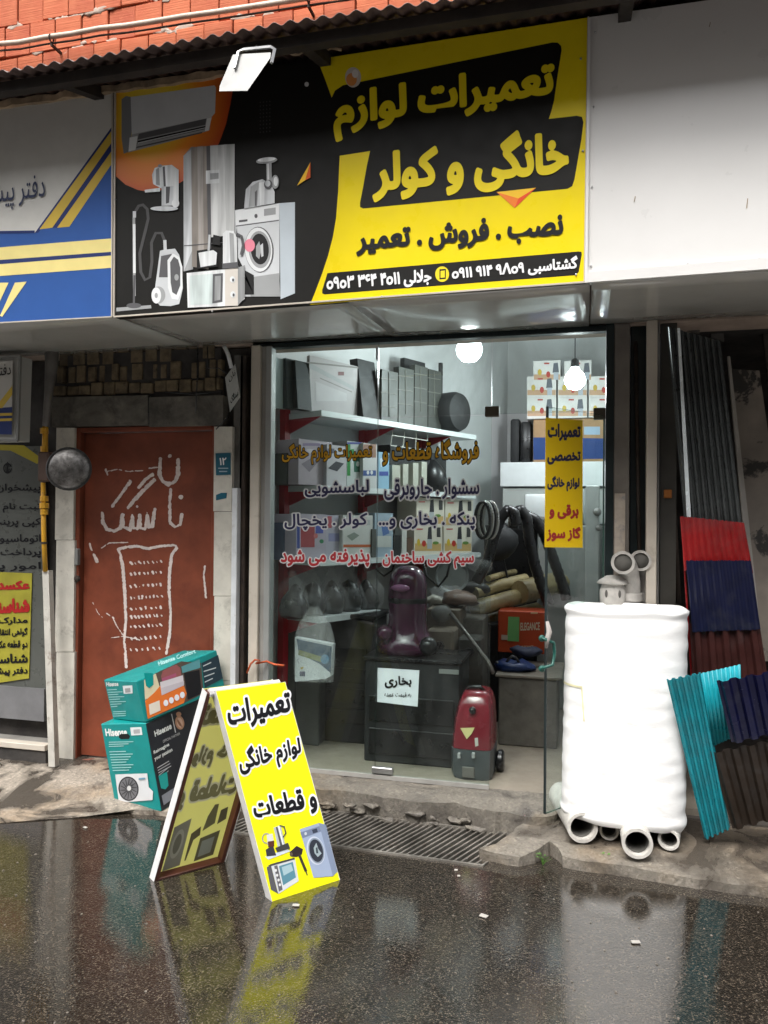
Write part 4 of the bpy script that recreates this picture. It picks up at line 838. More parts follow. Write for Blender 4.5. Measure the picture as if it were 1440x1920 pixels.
# the glass door, swung outwards
h0 = V((.095, -.012, .17)); e0 = V((-.171, -.375, .17)); dw = (e0-h0).length; dx = (e0-h0).normalized()
GD = T('glass_door', 'glass door leaf swung open with a yellow Persian sticker strip', 'door', tuple(h0))
Md = frameM(h0, dx, (0, 0, 1))
q = MB().box(.0, dw, -.005, .005, .0, zt-.02-.17, M=Md); q.m = [1 if i not in (2, 3) else 0 for i in range(6)]
q.build('pane', [GLASS, GLASSE], GD, smooth=False)
q = MB().box(dw, dw+.006, -.006, .006, .0, zt-.02-.17, M=Md).build('edge_strip', BLACKF, GD, smooth=False)
dn = V((dx.y, -dx.x, 0)); dn = dn if dn.dot(C0-h0) > 0 else -dn
dpm = planemap(h0+dn*.006, dn)
ST = [(1023, 783), (1092, 788), (1092, 1027), (1021, 1026)]
o = MB().poly([dpm(x, y, .0) for x, y in ST], dn*.0015).build('sticker_strip', M('amber_sticker', (.78, .52, .005), .35, var=.02), GD, smooth=False)
for s_, q, c in (('تعمیرات', ((1028, 795), (1088, 798), (1088, 825), (1028, 826)), BIND), ('تخصصی', ((1027, 846), (1088, 848), (1088, 868), (1027, 870)), BIND), ('لوازم خانگی', ((1027, 893), (1086, 895), (1086, 920), (1027, 921)), BIND), ('برقی و', ((1031, 946), (1084, 948), (1084, 972), (1031, 972)), REDT), ('گاز سوز', ((1026, 987), (1088, 989), (1088, 1014), (1026, 1014)), REDT)):
    text(GD, s_, q, dpm, [(.045, c, .0025)])
GRN = M('green_plastic_handle', (.008, .085, .065), .4)
hz = lambda y, k=.0: dpm(1038, y, .03+k)
hx = [dpm(1016, 1255, .0), dpm(1018, 1252, .05), dpm(1036, 1247, .055), dpm(1040, 1225, .055), dpm(1038, 1205, .055), dpm(1018, 1197, .05), dpm(1016, 1196, .0)]
MB().tube(hx, .008, 8).build('handle', GRN, GD, smooth=True)
for y in (1197, 1254): MB().ball(dpm(1016, y, .012), .016, n=8).build('handle_mount', GRN, GD)
MB().tube([dpm(1026, 1165, .03), dpm(1030, 1185, .045), dpm(1026, 1200, .05), dpm(1024, 1215, .04)], [.008, .014, .012, .006], 7).build('tied_rag', M('grey_rag', (.35, .32, .3), .9), GD, smooth=True)

# ------------------------------------------------------------------ the room
struct(MB().box(-2.1, .6, .02, 3.2, -.02, .122).build('shop_floor', TILE, smooth=False))
RM = T('shop_room', 'pale painted walls and ceiling of the lit repair shop', 'room', (-.7, 1.6, .12))
def vwall(a, b, nm='wall', z0=.1, z1=3.4, t=.05):
    a, b = V((*a, 0)), V((*b, 0)); d = (b-a).normalized(); n = V((-d.y, d.x, 0))*t
    MB().hexa([a+V((0, 0, z0)), b+V((0, 0, z0)), b+n+V((0, 0, z0)), a+n+V((0, 0, z0)), a+V((0, 0, z1)), b+V((0, 0, z1)), b+n+V((0, 0, z1)), a+n+V((0, 0, z1))]).build(nm, WALLI, RM, smooth=False)
vwall((-1.84, .06), (-1.90, .49)); vwall((-1.90, .49), (-.69, 3.02)); vwall((-.72, 3.02), (.5, 3.02)); vwall((.42, 3.02), (.16, .06))
MB().box(-2.0, .6, .05, 3.1, 3.4, 3.45).build('ceiling', WALLI, RM, smooth=False)
MB().box(-2.0, .6, .03, .06, 2.62, 3.42).build('front_wall', WALLI, RM, smooth=False)
for i, (x, y, Y, r) in enumerate(((880, 655, 1.0, .088), (1078, 712, 1.6, .075))):
    c = P(x, y, Y)
    B = T('light_bulb', ('glowing bulb near the top of the shop window above the shelves', 'glowing bulb hanging low from a black socket on the right side of the shop')[i], 'bulb', tuple(c))
    EM = emis('bulb_glow_%d' % i, (.85, .96, 1), 12)
    MB().lathe([(.001, -r), (r*.55, -r*.86), (r*.9, -r*.45), (r, 0), (r*.85, r*.5), (r*.45, r*.95), (r*.35, r*1.2)], 20, Matrix.Translation(c)).build('globe', EM, B, smooth=True)
    MB().lathe([(r*.36, r*1.2), (r*.42, r*1.3), (r*.36, r*1.9), (.006, r*2.1)], 12, Matrix.Translation(c)).build('socket', BLK, B)
    MB().tube([c+V((0, 0, r*2)), V((c.x, c.y, 3.4))], .004, 5).build('cord', BLK, B)
    l = bpy.data.lights.new('bulb_light', 'POINT'); l.energy = (10, 9)[i]; l.color = (.93, .98, 1); l.shadow_soft_size = .08
    lo = bpy.data.objects.new('bulb_light', l); COL.objects.link(lo); lo.parent = B; lo.location = (0, -.02, -r*1.35)

# shelving unit along the left wall
so_ = V((-1.56, .35, 0)); su = V((.4307, .9027, 0)).normalized(); sn = V((.9027, -.4307, 0)).normalized()
def sp_(x, y, d=0): return PL(x, y, so_-sn*d, sn)
def ss(x, d=0): return (sp_(x, 950, d)-so_).dot(su)
SHZ = [2.22, 1.76, 1.30, .95]
SU = T('shelf_unit', 'white wall shelves on red steel uprights along the left side of the shop', 'shelf', tuple(so_-sn*.2+V((0, 0, .12))))
ends = [ss(892), ss(892), ss(902), ss(716)]
for zc, en in zip(SHZ, ends):
    a = so_; b = so_+su*en; n_ = -sn*.34; z0 = V((0, 0, zc-.035)); z1 = V((0, 0, zc))
    MB().hexa([a+z0, b+z0, b+n_+z0, a+n_+z0, a+z1, b+z1, b+n_+z1, a+n_+z1]).build('shelf_board', SHW, SU, smooth=False)
    for s_ in (.012, .74, 1.4):
        if s_ > en: continue
        p = so_+su*s_; q = MB(); t_ = su*.006
        q.hexa([p-sn*.335-t_+V((0, 0, zc-.13)), p-sn*.335+t_+V((0, 0, zc-.13)), p-sn*.31+t_+V((0, 0, zc-.13)), p-sn*.31-t_+V((0, 0, zc-.13)), p-sn*.335-t_+V((0, 0, zc-.036)), p-sn*.335+t_+V((0, 0, zc-.036)), p-sn*.02+t_+V((0, 0, zc-.036)), p-sn*.02-t_+V((0, 0, zc-.036))])
        q.build('bracket', REDS, SU, smooth=False)
for s_ in (-.01, .74, 1.4):
    p = so_+su*s_-sn*.34; t_ = su*.022; m_ = sn*.05; za, zb = V((0, 0, .5)), V((0, 0, 2.52))
    MB().hexa([p-t_+za, p-t_+m_+za, p+t_+m_+za, p+t_+za, p-t_+zb, p-t_+m_+zb, p+t_+m_+zb, p+t_+zb]).build('upright', REDS, SU, smooth=False)
def sbox(name, label, cat, x0, x1, yt, zb, d=.02, dep=.2, mats=None, prints=None, lean=0, group=None, b=.0):
    s0, s1 = ss(x0, d), ss(x1, d); zt_ = sp_((x0+x1)/2, yt, d).z
    o = so_-sn*d; t = T(name, label, cat, tuple(o+su*(s0+s1)/2+V((0, 0, zb))), group)
    f = [o+su*s0+V((0, 0, zb)), o+su*s1+V((0, 0, zb))]; k = -sn*dep; L_ = -sn*lean
    MB().hexa([f[0], f[1], f[1]+k, f[0]+k, f[0]+V((0, 0, zt_-zb))+L_, f[1]+V((0, 0, zt_-zb))+L_, f[1]+k+V((0, 0, zt_-zb))+L_, f[0]+k+V((0, 0, zt_-zb))+L_]).build('carton' if cat == 'box' else 'body', mats or paint((.5, .5, .5)), t, smooth=False)
    if prints: picture(t, 'printed_label', prints, planemap(o+L_*.5, sn) if not lean else (lambda x, y, e=0: PL(x, y, o+L_*.5+sn*(lean*.5+e), sn)))
    return t
GRYP = (.30, .31, .31); DKG = (.035, .045, .045)
def px_prints(x0, x1, y0, y1, cols, n=5):
    r = random.Random(int(x0*7+y0)); out = []
    for i in range(n):
        a = r.uniform(x0, x1-6); b = min(x1-1, a+r.uniform(6, (x1-x0)*.5)); c = r.uniform(y0, y1-5); d = min(y1-1, c+r.uniform(3, (y1-y0)*.45))
        out.append((r.choice(cols), rect(a, c, b, d)))
    return out
Z = SHZ[0]+.002
sbox('filter_board', 'pale thin panel at the near end of the top shelf', 'panel', 513, 535, 672, Z, .16, .02, paint((.42, .5, .5)))
sbox('dark_slab', 'first dark slab standing on the top shelf', 'panel', 537, 556, 672, Z, .12, .05, paint(DKG), lean=.02)
sbox('dark_slab', 'dark slab beside the flat stone coloured panel on the top shelf', 'panel', 557, 583, 676, Z, .08, .06, paint((.02, .025, .025)), lean=.03)
sbox('stove_top', 'grey white flat panel with diagonal streaks on the top shelf', 'panel', 578, 668, 676, Z, .10, .025, paint((.36, .34, .34)), [(GRYP, [(580, 680), (664, 725), (664, 732), (580, 690)]), ((.42, .40, .41), [(592, 715), (650, 738), (650, 752), (592, 752)]), ((.12, .03, .03), rect(634, 697, 645, 704)), ((.15, .14, .13), [(575, 678), (672, 688), (672, 691), (575, 681)]), ((.2, .18, .18), [(600, 708), (660, 734), (660, 736), (600, 710)])])
sbox('black_grille', 'tall black slab leaning on the top shelf beyond the red upright', 'panel', 680, 712, 673, Z, .05, .07, BLK2, lean=.06)
for i, (x0, x1, yt) in enumerate(((714, 744, 695), (746, 774, 690), (776, 800, 686), (802, 826, 694))):
    t = sbox('fan_grille', ('olive grey fan guard nearest the black slab on the top shelf', 'second olive fan guard in the row on the top shelf', 'third olive fan guard in the row on the top shelf', 'last olive fan guard beside the round black drum')[i], 'fan guard', x0, x1, yt, Z, .04+.02*i, .05, M('olive_plastic_%d' % i, (.045, .048, .042), .4), group='fan guards on the top shelf')
    mp = planemap(so_-sn*(.04+.02*i), sn); wire = paint((.16, .16, .14))
    for k in range(3):
        y = yt+14+k*26; a, b = mp(x0, y, .004), mp(x1, y+4, .004); MB().tube([a, b], .003, 4).build('wire', wire, t, smooth=False)
    a, b = mp((x0+x1)/2, yt+3, .004), mp((x0+x1)/2+1, yt+86, .004); MB().tube([a, b], .003, 4).build('wire', wire, t, smooth=False)
sbox('dark_slab', 'short dark panel rising behind the olive fan guards', 'panel', 756, 795, 675, Z, .2, .04, BLK2)
c = sp_(843, 752, .1); tag(MB().lathe([(.001, -.10), (.14, -.10), (.155, -.06), (.155, .06), (.14, .10), (.05, .12), (.001, .12)], 24, frameM(V((c.x, c.y, Z+.157)), su, sn)).build('motor_drum', BLK2), 'round black fan drum at the far end of the top shelf', 'drum')
c = sp_(826, 700, .2); tag(MB().tube([V((c.x, c.y, Z+.001)), V((c.x, c.y, c.z+.08))], .018, 8).build('black_tube', BLK), 'thin black upright tube behind the round drum', 'tube')
Z = SHZ[1]+.002
pal = [(.45, .38, .42), (.5, .5, .52), (.06, .07, .2), (.05, .05, .05), (.12, .3, .12), (.4, .1, .1)]
sbox('appliance_box', 'greyish pink carton with an appliance print on the second shelf', 'box', 559, 622, 826, Z, .06, .2, paint((.36, .31, .34)), [((.2, .15, .25), rect(568, 831, 600, 836)), ((.2, .17, .2), [(565, 870), (590, 855), (600, 862), (580, 885)]), ((.5, .45, .48), rect(575, 842, 590, 850))])
sbox('appliance_box', 'white carton with a black tray print on the second shelf', 'box', 612, 649, 835, Z, .03, .16, paint((.46, .44, .46)), [((.04, .04, .05), [(615, 878), (630, 865), (645, 869), (632, 884)]), ((.1, .1, .15), rect(614, 841, 627, 850))])
sbox('appliance_box', 'green and white carton on the second shelf', 'box', 650, 679, 828, Z, .05, .16, paint((.42, .45, .44)), [((.02, .20, .04), rect(651, 832, 657, 892)), ((.04, .05, .2), rect(651, 829, 678, 833)), ((.03, .12, .08), rect(664, 850, 676, 885)), ((.5, .52, .5), ell(671, 870, 3, 5, 10)), ((.02, .2, .04), rect(658, 842, 664, 852))])
sbox('appliance_box', 'brown topped white and blue carton on the second shelf', 'box', 680, 706, 832, Z, .02, .16, paint((.5, .5, .5)), [((.25, .14, .10), rect(681, 833, 705, 858)), ((.05, .09, .25), rect(681, 882, 705, 892)), ((.6, .6, .6), ell(690, 886, 2.5, 4, 8)), ((.6, .6, .6), ell(697, 886, 2.5, 4, 8))])
sbox('appliance_box', 'slim light blue carton beside the dark wire basket', 'box', 709, 729, 848, Z, .02, .16, paint((.25, .42, .55)), [((.05, .08, .3), rect(711, 884, 728, 892)), ((.55, .6, .65), [(712, 860), (722, 856), (726, 870), (714, 876)])])
sbox('black_carton', 'large black case at the back of the second shelf', 'case', 731, 806, 838, Z, .10, .2, BLK2)
t = T('wire_basket', 'white wire basket standing on the second shelf', 'basket', tuple(sp_(768, 835, .06)))
mp = planemap(so_-sn*.05, sn); WW = paint((.5, .5, .45))
for pts in ([(738, 798), (802, 809)], [(738, 798), (732, 835)], [(802, 809), (800, 845)], [(759, 801), (756, 838)], [(781, 805), (779, 840)], [(735, 816), (801, 826)], [(732, 835), (800, 845)]): MB().tube([mp(x, y, 0) for x, y in pts], .004, 4).build('wire', WW, t, smooth=False)
c = sp_(812, 880, .10); tag(MB().lathe([(.001, 0), (.09, 0), (.11, .05), (.10, .14), (.06, .20), (.02, .24), (.001, .24)], 16, Matrix.Translation(V((c.x, c.y, Z)))).build('black_kettle', BLK), 'round black pot shape on the second shelf', 'pot')
for i, x in enumerate((742, 762, 781, 797)):
    sbox('spare_part_bag', ('crumpled white parcel near the light blue carton', 'slim white parcel in front of the black case', 'thin white strip pack in front of the black case', 'last thin white pack before the round pot')[i], 'parcel', x-7, x+(8 if i == 0 else 3), 872-i*2, Z, .01, .06, paint((.42, .42, .36)))
for i in range(7):
    c = sp_(826+i*10, 890, .06+.02*(i % 3)); q = MB().ball(V((c.x, c.y, Z+.022)), .026, n=8, sx=1.5, sy=1, sz=.8)
    for k, v in enumerate(q.v): q.v[k] = v+noise.noise_vector(v*40)*.012
    tag(q.build('spare_part', (paint((.42, .43, .38)), BLK2)[i % 2]), ('first pale spare part right of the round pot on the second shelf', 'first black spare part among the pale ones on the second shelf', 'second pale spare part counting from the round pot', 'middle black spare part of the heap on the second shelf', 'third pale spare part counting from the round pot', 'last black spare part of the heap on the second shelf', 'pale spare part at the far end of the second shelf')[i], 'spare part', 'spare parts heaped on the second shelf')
Z = SHZ[2]+.002
sbox('appliance_box', 'blue edged red and white carton on the third shelf', 'box', 556, 612, 964, Z, .05, .2, paint((.40, .36, .42)), [((.05, .07, .25), rect(557, 966, 562, 1028)), ((.32, .06, .07), rect(564, 985, 590, 1026)), ((.08, .10, .35), rect(592, 975, 606, 1000)), ((.05, .2, .1), ell(603, 1015, 4, 4, 10)), ((.5, .15, .15), ell(592, 1005, 4, 5, 10))])
sbox('appliance_box', 'lilac carton with a red patch on the third shelf', 'box', 612, 642, 966, Z, .05, .18, paint((.42, .40, .47)), [((.4, .1, .12), rect(614, 968, 622, 990)), ((.25, .25, .4), rect(616, 1000, 636, 1015))])
sbox('appliance_box', 'white carton with a tray print and orange base line on the third shelf', 'box', 643, 699, 966, Z, .02, .2, paint((.52, .52, .50)), [((.22, .25, .22), [(650, 1005), (664, 998), (674, 1004), (660, 1014)]), ((.45, .12, .05), rect(644, 1021, 698, 1026)), ((.4, .4, .4), rect(680, 975, 694, 985))])
sbox('appliance_box', 'pale blue carton just past the glass joint on the third shelf', 'box', 703, 737, 962, Z, .02, .18, paint((.30, .38, .45)), [((.08, .15, .35), [(715, 985), (727, 978), (730, 1000), (718, 1005)]), ((.5, .52, .5), rect(706, 1005, 734, 1026))])
for i, (x, yt, zb) in enumerate(((777, 985, None), (833, 985, None), (781, 934, 1), (835, 936, 1))):
    zz = Z if zb is None else sp_(x+20, 985, .04).z+.003
    sbox('chopper_box', ('lower near carton with a food chopper photograph', 'lower far carton with a food chopper photograph', 'upper near carton with a food chopper photograph', 'upper far carton with a food chopper photograph')[i]+' on the third shelf', 'box', x, x+52, yt, zz, .04, .18, paint((.56, .52, .44)),
         [((.45, .30, .12), rect(x+1, yt+34, x+50, yt+48)), ((.03, .03, .035), [(x+26, yt+4), (x+32, yt+2), (x+33, yt+26), (x+24, yt+30)]), ((.35, .37, .38), rect(x+24, yt+26, x+33, yt+44)), ((.40, .03, .02), ell(x+18, yt+34, 4, 6, 10)), ((.5, .35, .03), ell(x+8, yt+32, 3, 7, 10)), ((.10, .2, .04), ell(x+40, yt+33, 6, 3, 10)), ((.05, .05, .05), rect(x+42, yt+4, x+49, yt+22)), ((.4, .05, .05), rect(x+4, yt+6, x+16, yt+8))], group='chopper cartons on the third shelf')
Z = SHZ[3]+.002
for i, x in enumerate((548, 585, 622, 656, 690)):
    c = sp_(x, 1100, .12); q = MB()
    q.lathe([(.001, 0), (.07, 0), (.085, .04), (.08, .10), (.05, .15+.03*(i % 2)), (.02, .2), (.001, .21)], 12, Matrix.Translation(V((c.x, c.y, Z)))@Matrix.Rotation(.15*(i-2), 4, 'X'))
    t = T('wrapped_motor', ('plastic wrapped black motor at the near end of the lowest shelf', 'second plastic wrapped black motor on the lowest shelf', 'middle plastic wrapped black motor on the lowest shelf', 'fourth plastic wrapped black motor on the lowest shelf', 'plastic wrapped black motor just past the glass joint')[i], 'motor', (c.x, c.y, Z), 'wrapped motors on the lowest shelf')
    q.build('motor', BLK, t, smooth=True)
    q = MB().lathe([(.001, 0), (.095, .0), (.11, .05), (.10, .13), (.06, .2), (.03, .24), (.02, .27), (.04, .29)], 14, Matrix.Translation(V((c.x, c.y, Z+.001))))
    for k, v in enumerate(q.v): q.v[k] = v+noise.noise_vector(v*26)*.03
    for k in range(len(q.v)): q.v[k].z = max(q.v[k].z, Z+.001)
    q.build('plastic_wrap', FILM2, t, smooth=True)
# the bag hanging from the lowest shelf
Yb = .22
def fr_(Y): return facade(Y)
BG = T('hanging_bag', 'clear plastic bag with a printed pack hanging from the lowest shelf', 'bag', tuple(P(590, 1275, Yb)))
v = [P(x, y, Yb) for x, y in ((553, 1195), (624, 1208), (620, 1268), (610, 1273), (553, 1278))]
MB().poly(v, V((0, .05, 0))).build('printed_pack', paint((.62, .66, .68)), BG, smooth=False)
picture(BG, 'printed_label', [((.04, .08, .13), [(556, 1198), (622, 1212), (620, 1262), (600, 1245), (560, 1225)]), ((.22, .24, .10), [(560, 1218), (605, 1232), (603, 1242), (559, 1228)]), ((.12, .25, .38), ell(609, 1236, 8, 9, 14)), ((.03, .04, .10), rect(562, 1259, 572, 1268)), ((.55, .4, .05), [(562, 1252), (570, 1250), (566, 1256)])], facade(Yb-.001))
q = MB(); n = 18
prof = [(590, 1138, 8, .01), (588, 1150, 16, .03), (590, 1170, 30, .05), (590, 1195, 38, .06), (589, 1240, 40, .06), (588, 1276, 37, .05)]
for cx, cy, hw, dp in prof:
    a = P(cx, cy, Yb+.02); w_ = (P(cx+hw, cy, Yb)-P(cx, cy, Yb)).length
    q.v += [a+V((w_*math.cos(2*math.pi*k/n), dp*math.sin(2*math.pi*k/n)*1.0-.0, 0))*(1+.12*noise.noise(V((k*.8, cy*.03, 0)))) - V((0, 0, 0)) if False else a+V((w_*math.cos(2*math.pi*k/n)*(1+.1*noise.noise(V((k*.8, cy*.03, 0)))), dp*math.sin(2*math.pi*k/n)*(1+.5*noise.noise(V((k*.9, cy*.05, 3)))), .006*noise.noise(V((k*1.1, cy*.1, 7))))) for k in range(n)]
for i in range(len(prof)-1):
    for k in range(n): q.f.append([i*n+k, i*n+(k+1) % n, (i+1)*n+(k+1) % n, (i+1)*n+k]); q.m.append(0)
q.build('plastic_bag', FILM, BG, smooth=True)

def lump(name, label, cat, x, y, Y, r, mat, sx=1, sz=.8, amp=.02, z=None):
    c = P(x, y, Y); q = MB().ball(c, r, n=12, sx=sx, sy=.8, sz=sz)
    for k, v in enumerate(q.v): q.v[k] = v+noise.noise_vector(v*(1.6/r*.35))*amp
    if z is not None:
        for v in q.v: v.z = max(v.z, z)
    return tag(q.build(name, mat, smooth=True), label, cat)
GP_ = paint((.09, .095, .09)); PB = paint((.5, .5, .47)); BR_ = M('dull_brown_plastic', (.10, .06, .04), .5)
sbox('relay_box', 'small grey box on the third shelf between the white carton and the pale blue one', 'box', 698, 706, 992, SHZ[2]+.002, .01, .08, GP_)
sbox('parts_tin', 'short dark tin past the pale blue carton on the third shelf', 'tin', 739, 752, 1004, SHZ[2]+.002, .02, .09, BLK2)
sbox('white_bottle', 'stubby white bottle before the chopper cartons on the third shelf', 'bottle', 754, 763, 990, SHZ[2]+.002, .03, .06, PB)
sbox('brown_block', 'brown block before the chopper cartons on the third shelf', 'block', 764, 775, 1008, SHZ[2]+.002, .04, .08, BR_)
sbox('thin_carton', 'thin grey carton at the near end of the second shelf', 'box', 536, 557, 850, SHZ[1]+.002, .15, .12, GP_)
sbox('stock_carton', 'dull blue carton at the near end of the third shelf', 'box', 532, 553, 980, SHZ[2]+.002, .15, .14, paint((.10, .13, .2)))
sbox('dark_tub', 'dark tub behind the crumpled white parcel on the second shelf', 'tub', 808, 836, 850, SHZ[1]+.002, .12, .12, BLK2)
tag(MB().tube([P(x, y, 1.15) for x, y in ((700, 1048), (706, 1068), (720, 1080), (735, 1070), (742, 1050))], .008, 6).build('looped_cable', BLK, smooth=True), 'black cable looping below the pale blue carton', 'cable')
tag(MB().tube([P(x, y, 1.2) for x, y in ((790, 1042), (800, 1080), (822, 1100), (838, 1080), (846, 1046))], .009, 6).build('looped_cable', BLK, smooth=True), 'black cable looping below the chopper cartons beside the metal bowl', 'cable')
lump('grey_motor', 'grey motor body between the purple vacuum and the metal bowl', 'motor', 828, 1150, .85, .06, paint((.12, .12, .115)), 1.1, .9, .012)
lump('foil_bundle', 'crinkled foil bundle below the silver pipe coil', 'bundle', 898, 1062, 1.25, .06, FILM2, 1.3, .7, .04)
lump('black_bundle', 'black bundle of tubes heaped left of the gold wrapped tubes', 'bundle', 880, 1100, 1.45, .10, BLK2, 1.4, .6, .05)
lump('black_bundle', 'black lump hanging between the pipe coil and the hoses', 'bundle', 935, 1020, 1.7, .13, BLK2, .9, 1.1, .06)
for i, (x0, x1_, y0, y1, Y, col, L_) in enumerate(((858, 900, 1196, 1250, .75, (.05, .05, .045), 'dark metal motor frame under the wand'), (800, 850, 1180, 1242, .70, (.17, .14, .11), 'tan machine housing beside the purple vacuum wheel'))):
    a, c = P(x0, y0, Y), P(x1_, y1, Y); t = T('machine_part', L_, 'machine part', ((a.x+c.x)/2, Y, c.z))
    MB().box(a.x, c.x, Y, Y+.2, c.z, a.z, b=.012).build('housing', paint(col), t)
    MB().tube([V(((a.x+c.x)/2, Y-.001, (a.z+c.z)/2)), V(((a.x+c.x)/2, Y-.03, (a.z+c.z)/2))], .03, 14).build('shaft_cover', BLK, t)
MB_ = fbx = None
# ---- things on the floor and at the back
def fbox(name, label, cat, x0, x1, yt, zb, Y, dep, mat, b=.006, part='body', group=None, yb=None):
    a, c = P(x0, yt, Y), P(x1, yt, Y); zt_ = P((x0+x1)/2, yt, Y).z
    t = T(name, label, cat, ((a.x+c.x)/2, Y+dep/2, zb), group)
    MB().box(a.x, c.x, Y, Y+dep, zb, zt_, b=b).build(part, mat, t); return t, a.x, c.x, zt_
FZ = .124
t, a, c, z1 = fbox('grey_filler', 'dull grey block added as a dark filler behind the hanging plastic bag at the left end of the shop', 'cabinet', 512, 600, 1168, FZ, .50, .3, M('dull_grey_filler', (.07, .075, .07), .5, var=.15))  # added block darkens the pale corner where a grey curtain hangs
MB().box((a+c)/2-.004, (a+c)/2+.004, .494, .499, FZ+.05, z1-.03).build('door_gap', BLK, t)
t, a, c, z1 = fbox('black_cabinet', 'tall black gas heater under the lowest shelf behind the plastic bag', 'heater', 602, 700, 1160, FZ, .62, .35, BLK2)
for k in range(4): MB().box(a+.04, c-.04, .608, .618, .25+k*.13, .34+k*.13, b=.003).build('front_panel', BLK, t)
MB().box(a-.02, c+.02, .60, .99, z1+.001, z1+.03, b=.005).build('top_plate', BLK, t)
HT, a, c, z1 = fbox('gas_heater', 'black gas heater with a white price paper and the purple vacuum cleaner on top', 'heater', 684, 862, 1242, FZ, .30, .38, BLK2)
MB().box(a-.012, c+.012, .285, .69, z1+.001, z1+.022, b=.005).build('top_plate', BLK, HT)
MB().box(c-.12, c-.004, .292, .299, z1-.055, z1-.028, b=.002).build('control_strip', paint((.22, .23, .22)), HT)
for zz in (FZ+.05, FZ+.24): MB().box(a+.03, c-.03, .288, .299, zz, zz+.15, b=.004).build('front_panel', BLK, HT)
q = MB(); 
for k in range(2): q.box(a+.02+k*(c-a-.06), a+.05+k*(c-a-.06), .32, .64, FZ-.002, FZ+.0)
PN = T('price_paper', 'white paper with handwritten Persian words stuck inside the glass', 'paper', tuple(P(746, 1322, .02)))
ppm = facade(.012); v = [P(x, y, .014) for x, y in ((708, 1252), (786, 1257), (783, 1325), (707, 1316))]
MB().poly(v, V((0, .0015, 0))).build('sheet', paint((.72, .74, .78)), PN, smooth=False)
text(PN, 'بخاری', ((722, 1267), (771, 1269), (771, 1288), (722, 1290)), ppm, [(.03, INK, .001)]); text(PN, 'به قیمت عمده', ((721, 1297), (771, 1299), (771, 1308), (721, 1308)), ppm, [(.01, INK, .001)])
# purple vacuum on the heater
PV = T('purple_vacuum', 'glossy purple upright vacuum cleaner standing on the black heater', 'vacuum cleaner', tuple(P(760, 1240, .48)))
PUR = M('glossy_purple', (.055, .010, .034), .18, var=.08, coat=.6); zb = z1+.024
c1 = P(764, 1200, .50); M1 = Matrix.Translation(V((c1.x, .50, zb)))
MB().lathe([(.001, .0), (.20, .0), (.20, .05), (.17, .09), (.14, .14), (.13, .2), (.135, .36), (.132, .42), (.118, .47), (.09, .505), (.05, .525), (.001, .53)], 28, M1, sx=.88, sy=.8).build('body', PUR, PV, smooth=True)
MB().lathe([(.132, .3), (.136, .31), (.136, .33), (.132, .34)], 28, M1, sx=.88, sy=.8).build('seam_band', BLK, PV)
q = MB().tube([V((c1.x-.09, .42, zb+.44)), V((c1.x-.05, .40, zb+.50)), V((c1.x+.05, .40, zb+.50)), V((c1.x+.09, .42, zb+.44))], .018, 8); 
MB().ball(V((c1.x-.11, .38, zb+.13)), .05, n=14).build('knob', PUR, PV, smooth=True); MB().ball(V((c1.x+.15, .40, zb+.06)), .055, n=14).build('wheel', BLK, PV, smooth=True)
MB().ball(V((c1.x-.02, .385, zb+.40)), .045, n=12, sx=1.3, sy=.5, sz=.5).build('button_cap', M('lilac_gloss', (.25, .10, .2), .2), PV, smooth=True)
# red canister vacuum
RV = T('red_vacuum', 'dark red canister vacuum cleaner with a grey base standing behind the glass', 'vacuum cleaner', tuple(P(895, 1462, .15)))
RDV = M('dark_red_gloss', (.17, .013, .022), .22, var=.06, coat=.5); GRB = M('grey_vacuum_base', (.06, .07, .075), .4)
Yv = .13
def vprof(l, r, y, Y): return [P(l, y, Y), P(r, y, Y)]
def shell(parent, name, rows, mat):       # rows: (xl, xr, y, Yfront, depth)
    q = MB(); n = len(rows)
    for l, r, y, Yf, dep in rows:
        a, b = P(l, y, Yf), P(r, y, Yf); z = (a.z+b.z)/2; w_ = b.x-a.x; rr_ = min(.045, w_*.25)
        pts = [(a.x+rr_, Yf), (b.x-rr_, Yf), (b.x-rr_*.3, Yf+rr_*.3), (b.x, Yf+rr_), (b.x, Yf+dep-rr_), (b.x-rr_, Yf+dep), (a.x+rr_, Yf+dep), (a.x, Yf+dep-rr_), (a.x, Yf+rr_), (a.x+rr_*.3, Yf+rr_*.3)]
        q.v += [V((x, Y, z)) for x, Y in pts]
    m = 10
    for i in range(n-1):
        for k in range(m): q.f.append([i*m+k, i*m+(k+1) % m, (i+1)*m+(k+1) % m, (i+1)*m+k]); q.m.append(0)
    q.f += [list(range(m)), [(n-1)*m+k for k in range(m)][::-1]]; q.m += [0, 0]
    return q.build(name, mat, parent)
shell(RV, 'body', [(845, 922, 1406, Yv, .28), (847, 922, 1385, Yv, .28), (851, 922, 1350, Yv+.01, .27), (857, 921, 1325, Yv+.025, .25), (864, 918, 1308, Yv+.045, .22), (869, 914, 1298, Yv+.07, .18), (874, 910, 1295, Yv+.09, .14)], RDV)
shell(RV, 'base', [(848, 920, 1462, Yv+.01, .25), (844, 922, 1452, Yv, .28), (844, 923, 1407, Yv-.003, .286)], GRB)
MB().ball(P(886, 1332, Yv+.01), .02, n=10).build('hose_port', BLK, RV); 
for x, Yw in ((938, Yv+.2), (862, Yv+.24)):
    c = P(x, 1438, Yw); q = MB().lathe([(.001, -.02), (.05, -.02), (.06, -.01), (.06, .01), (.05, .02), (.001, .02)], 20, frameM(V((c.x, c.y, FZ+.062)), (0, 1, 0), (1, 0, 0))); q.build('wheel', BLK, RV)
picture(RV, 'yellow_sticker', [((.62, .55, .25), [(863, 1365), (890, 1364), (884, 1376), (875, 1386)]), ((.5, .5, .45), [(890, 1384), (896, 1383), (897, 1398), (891, 1400)])], facade(Yv-.004))
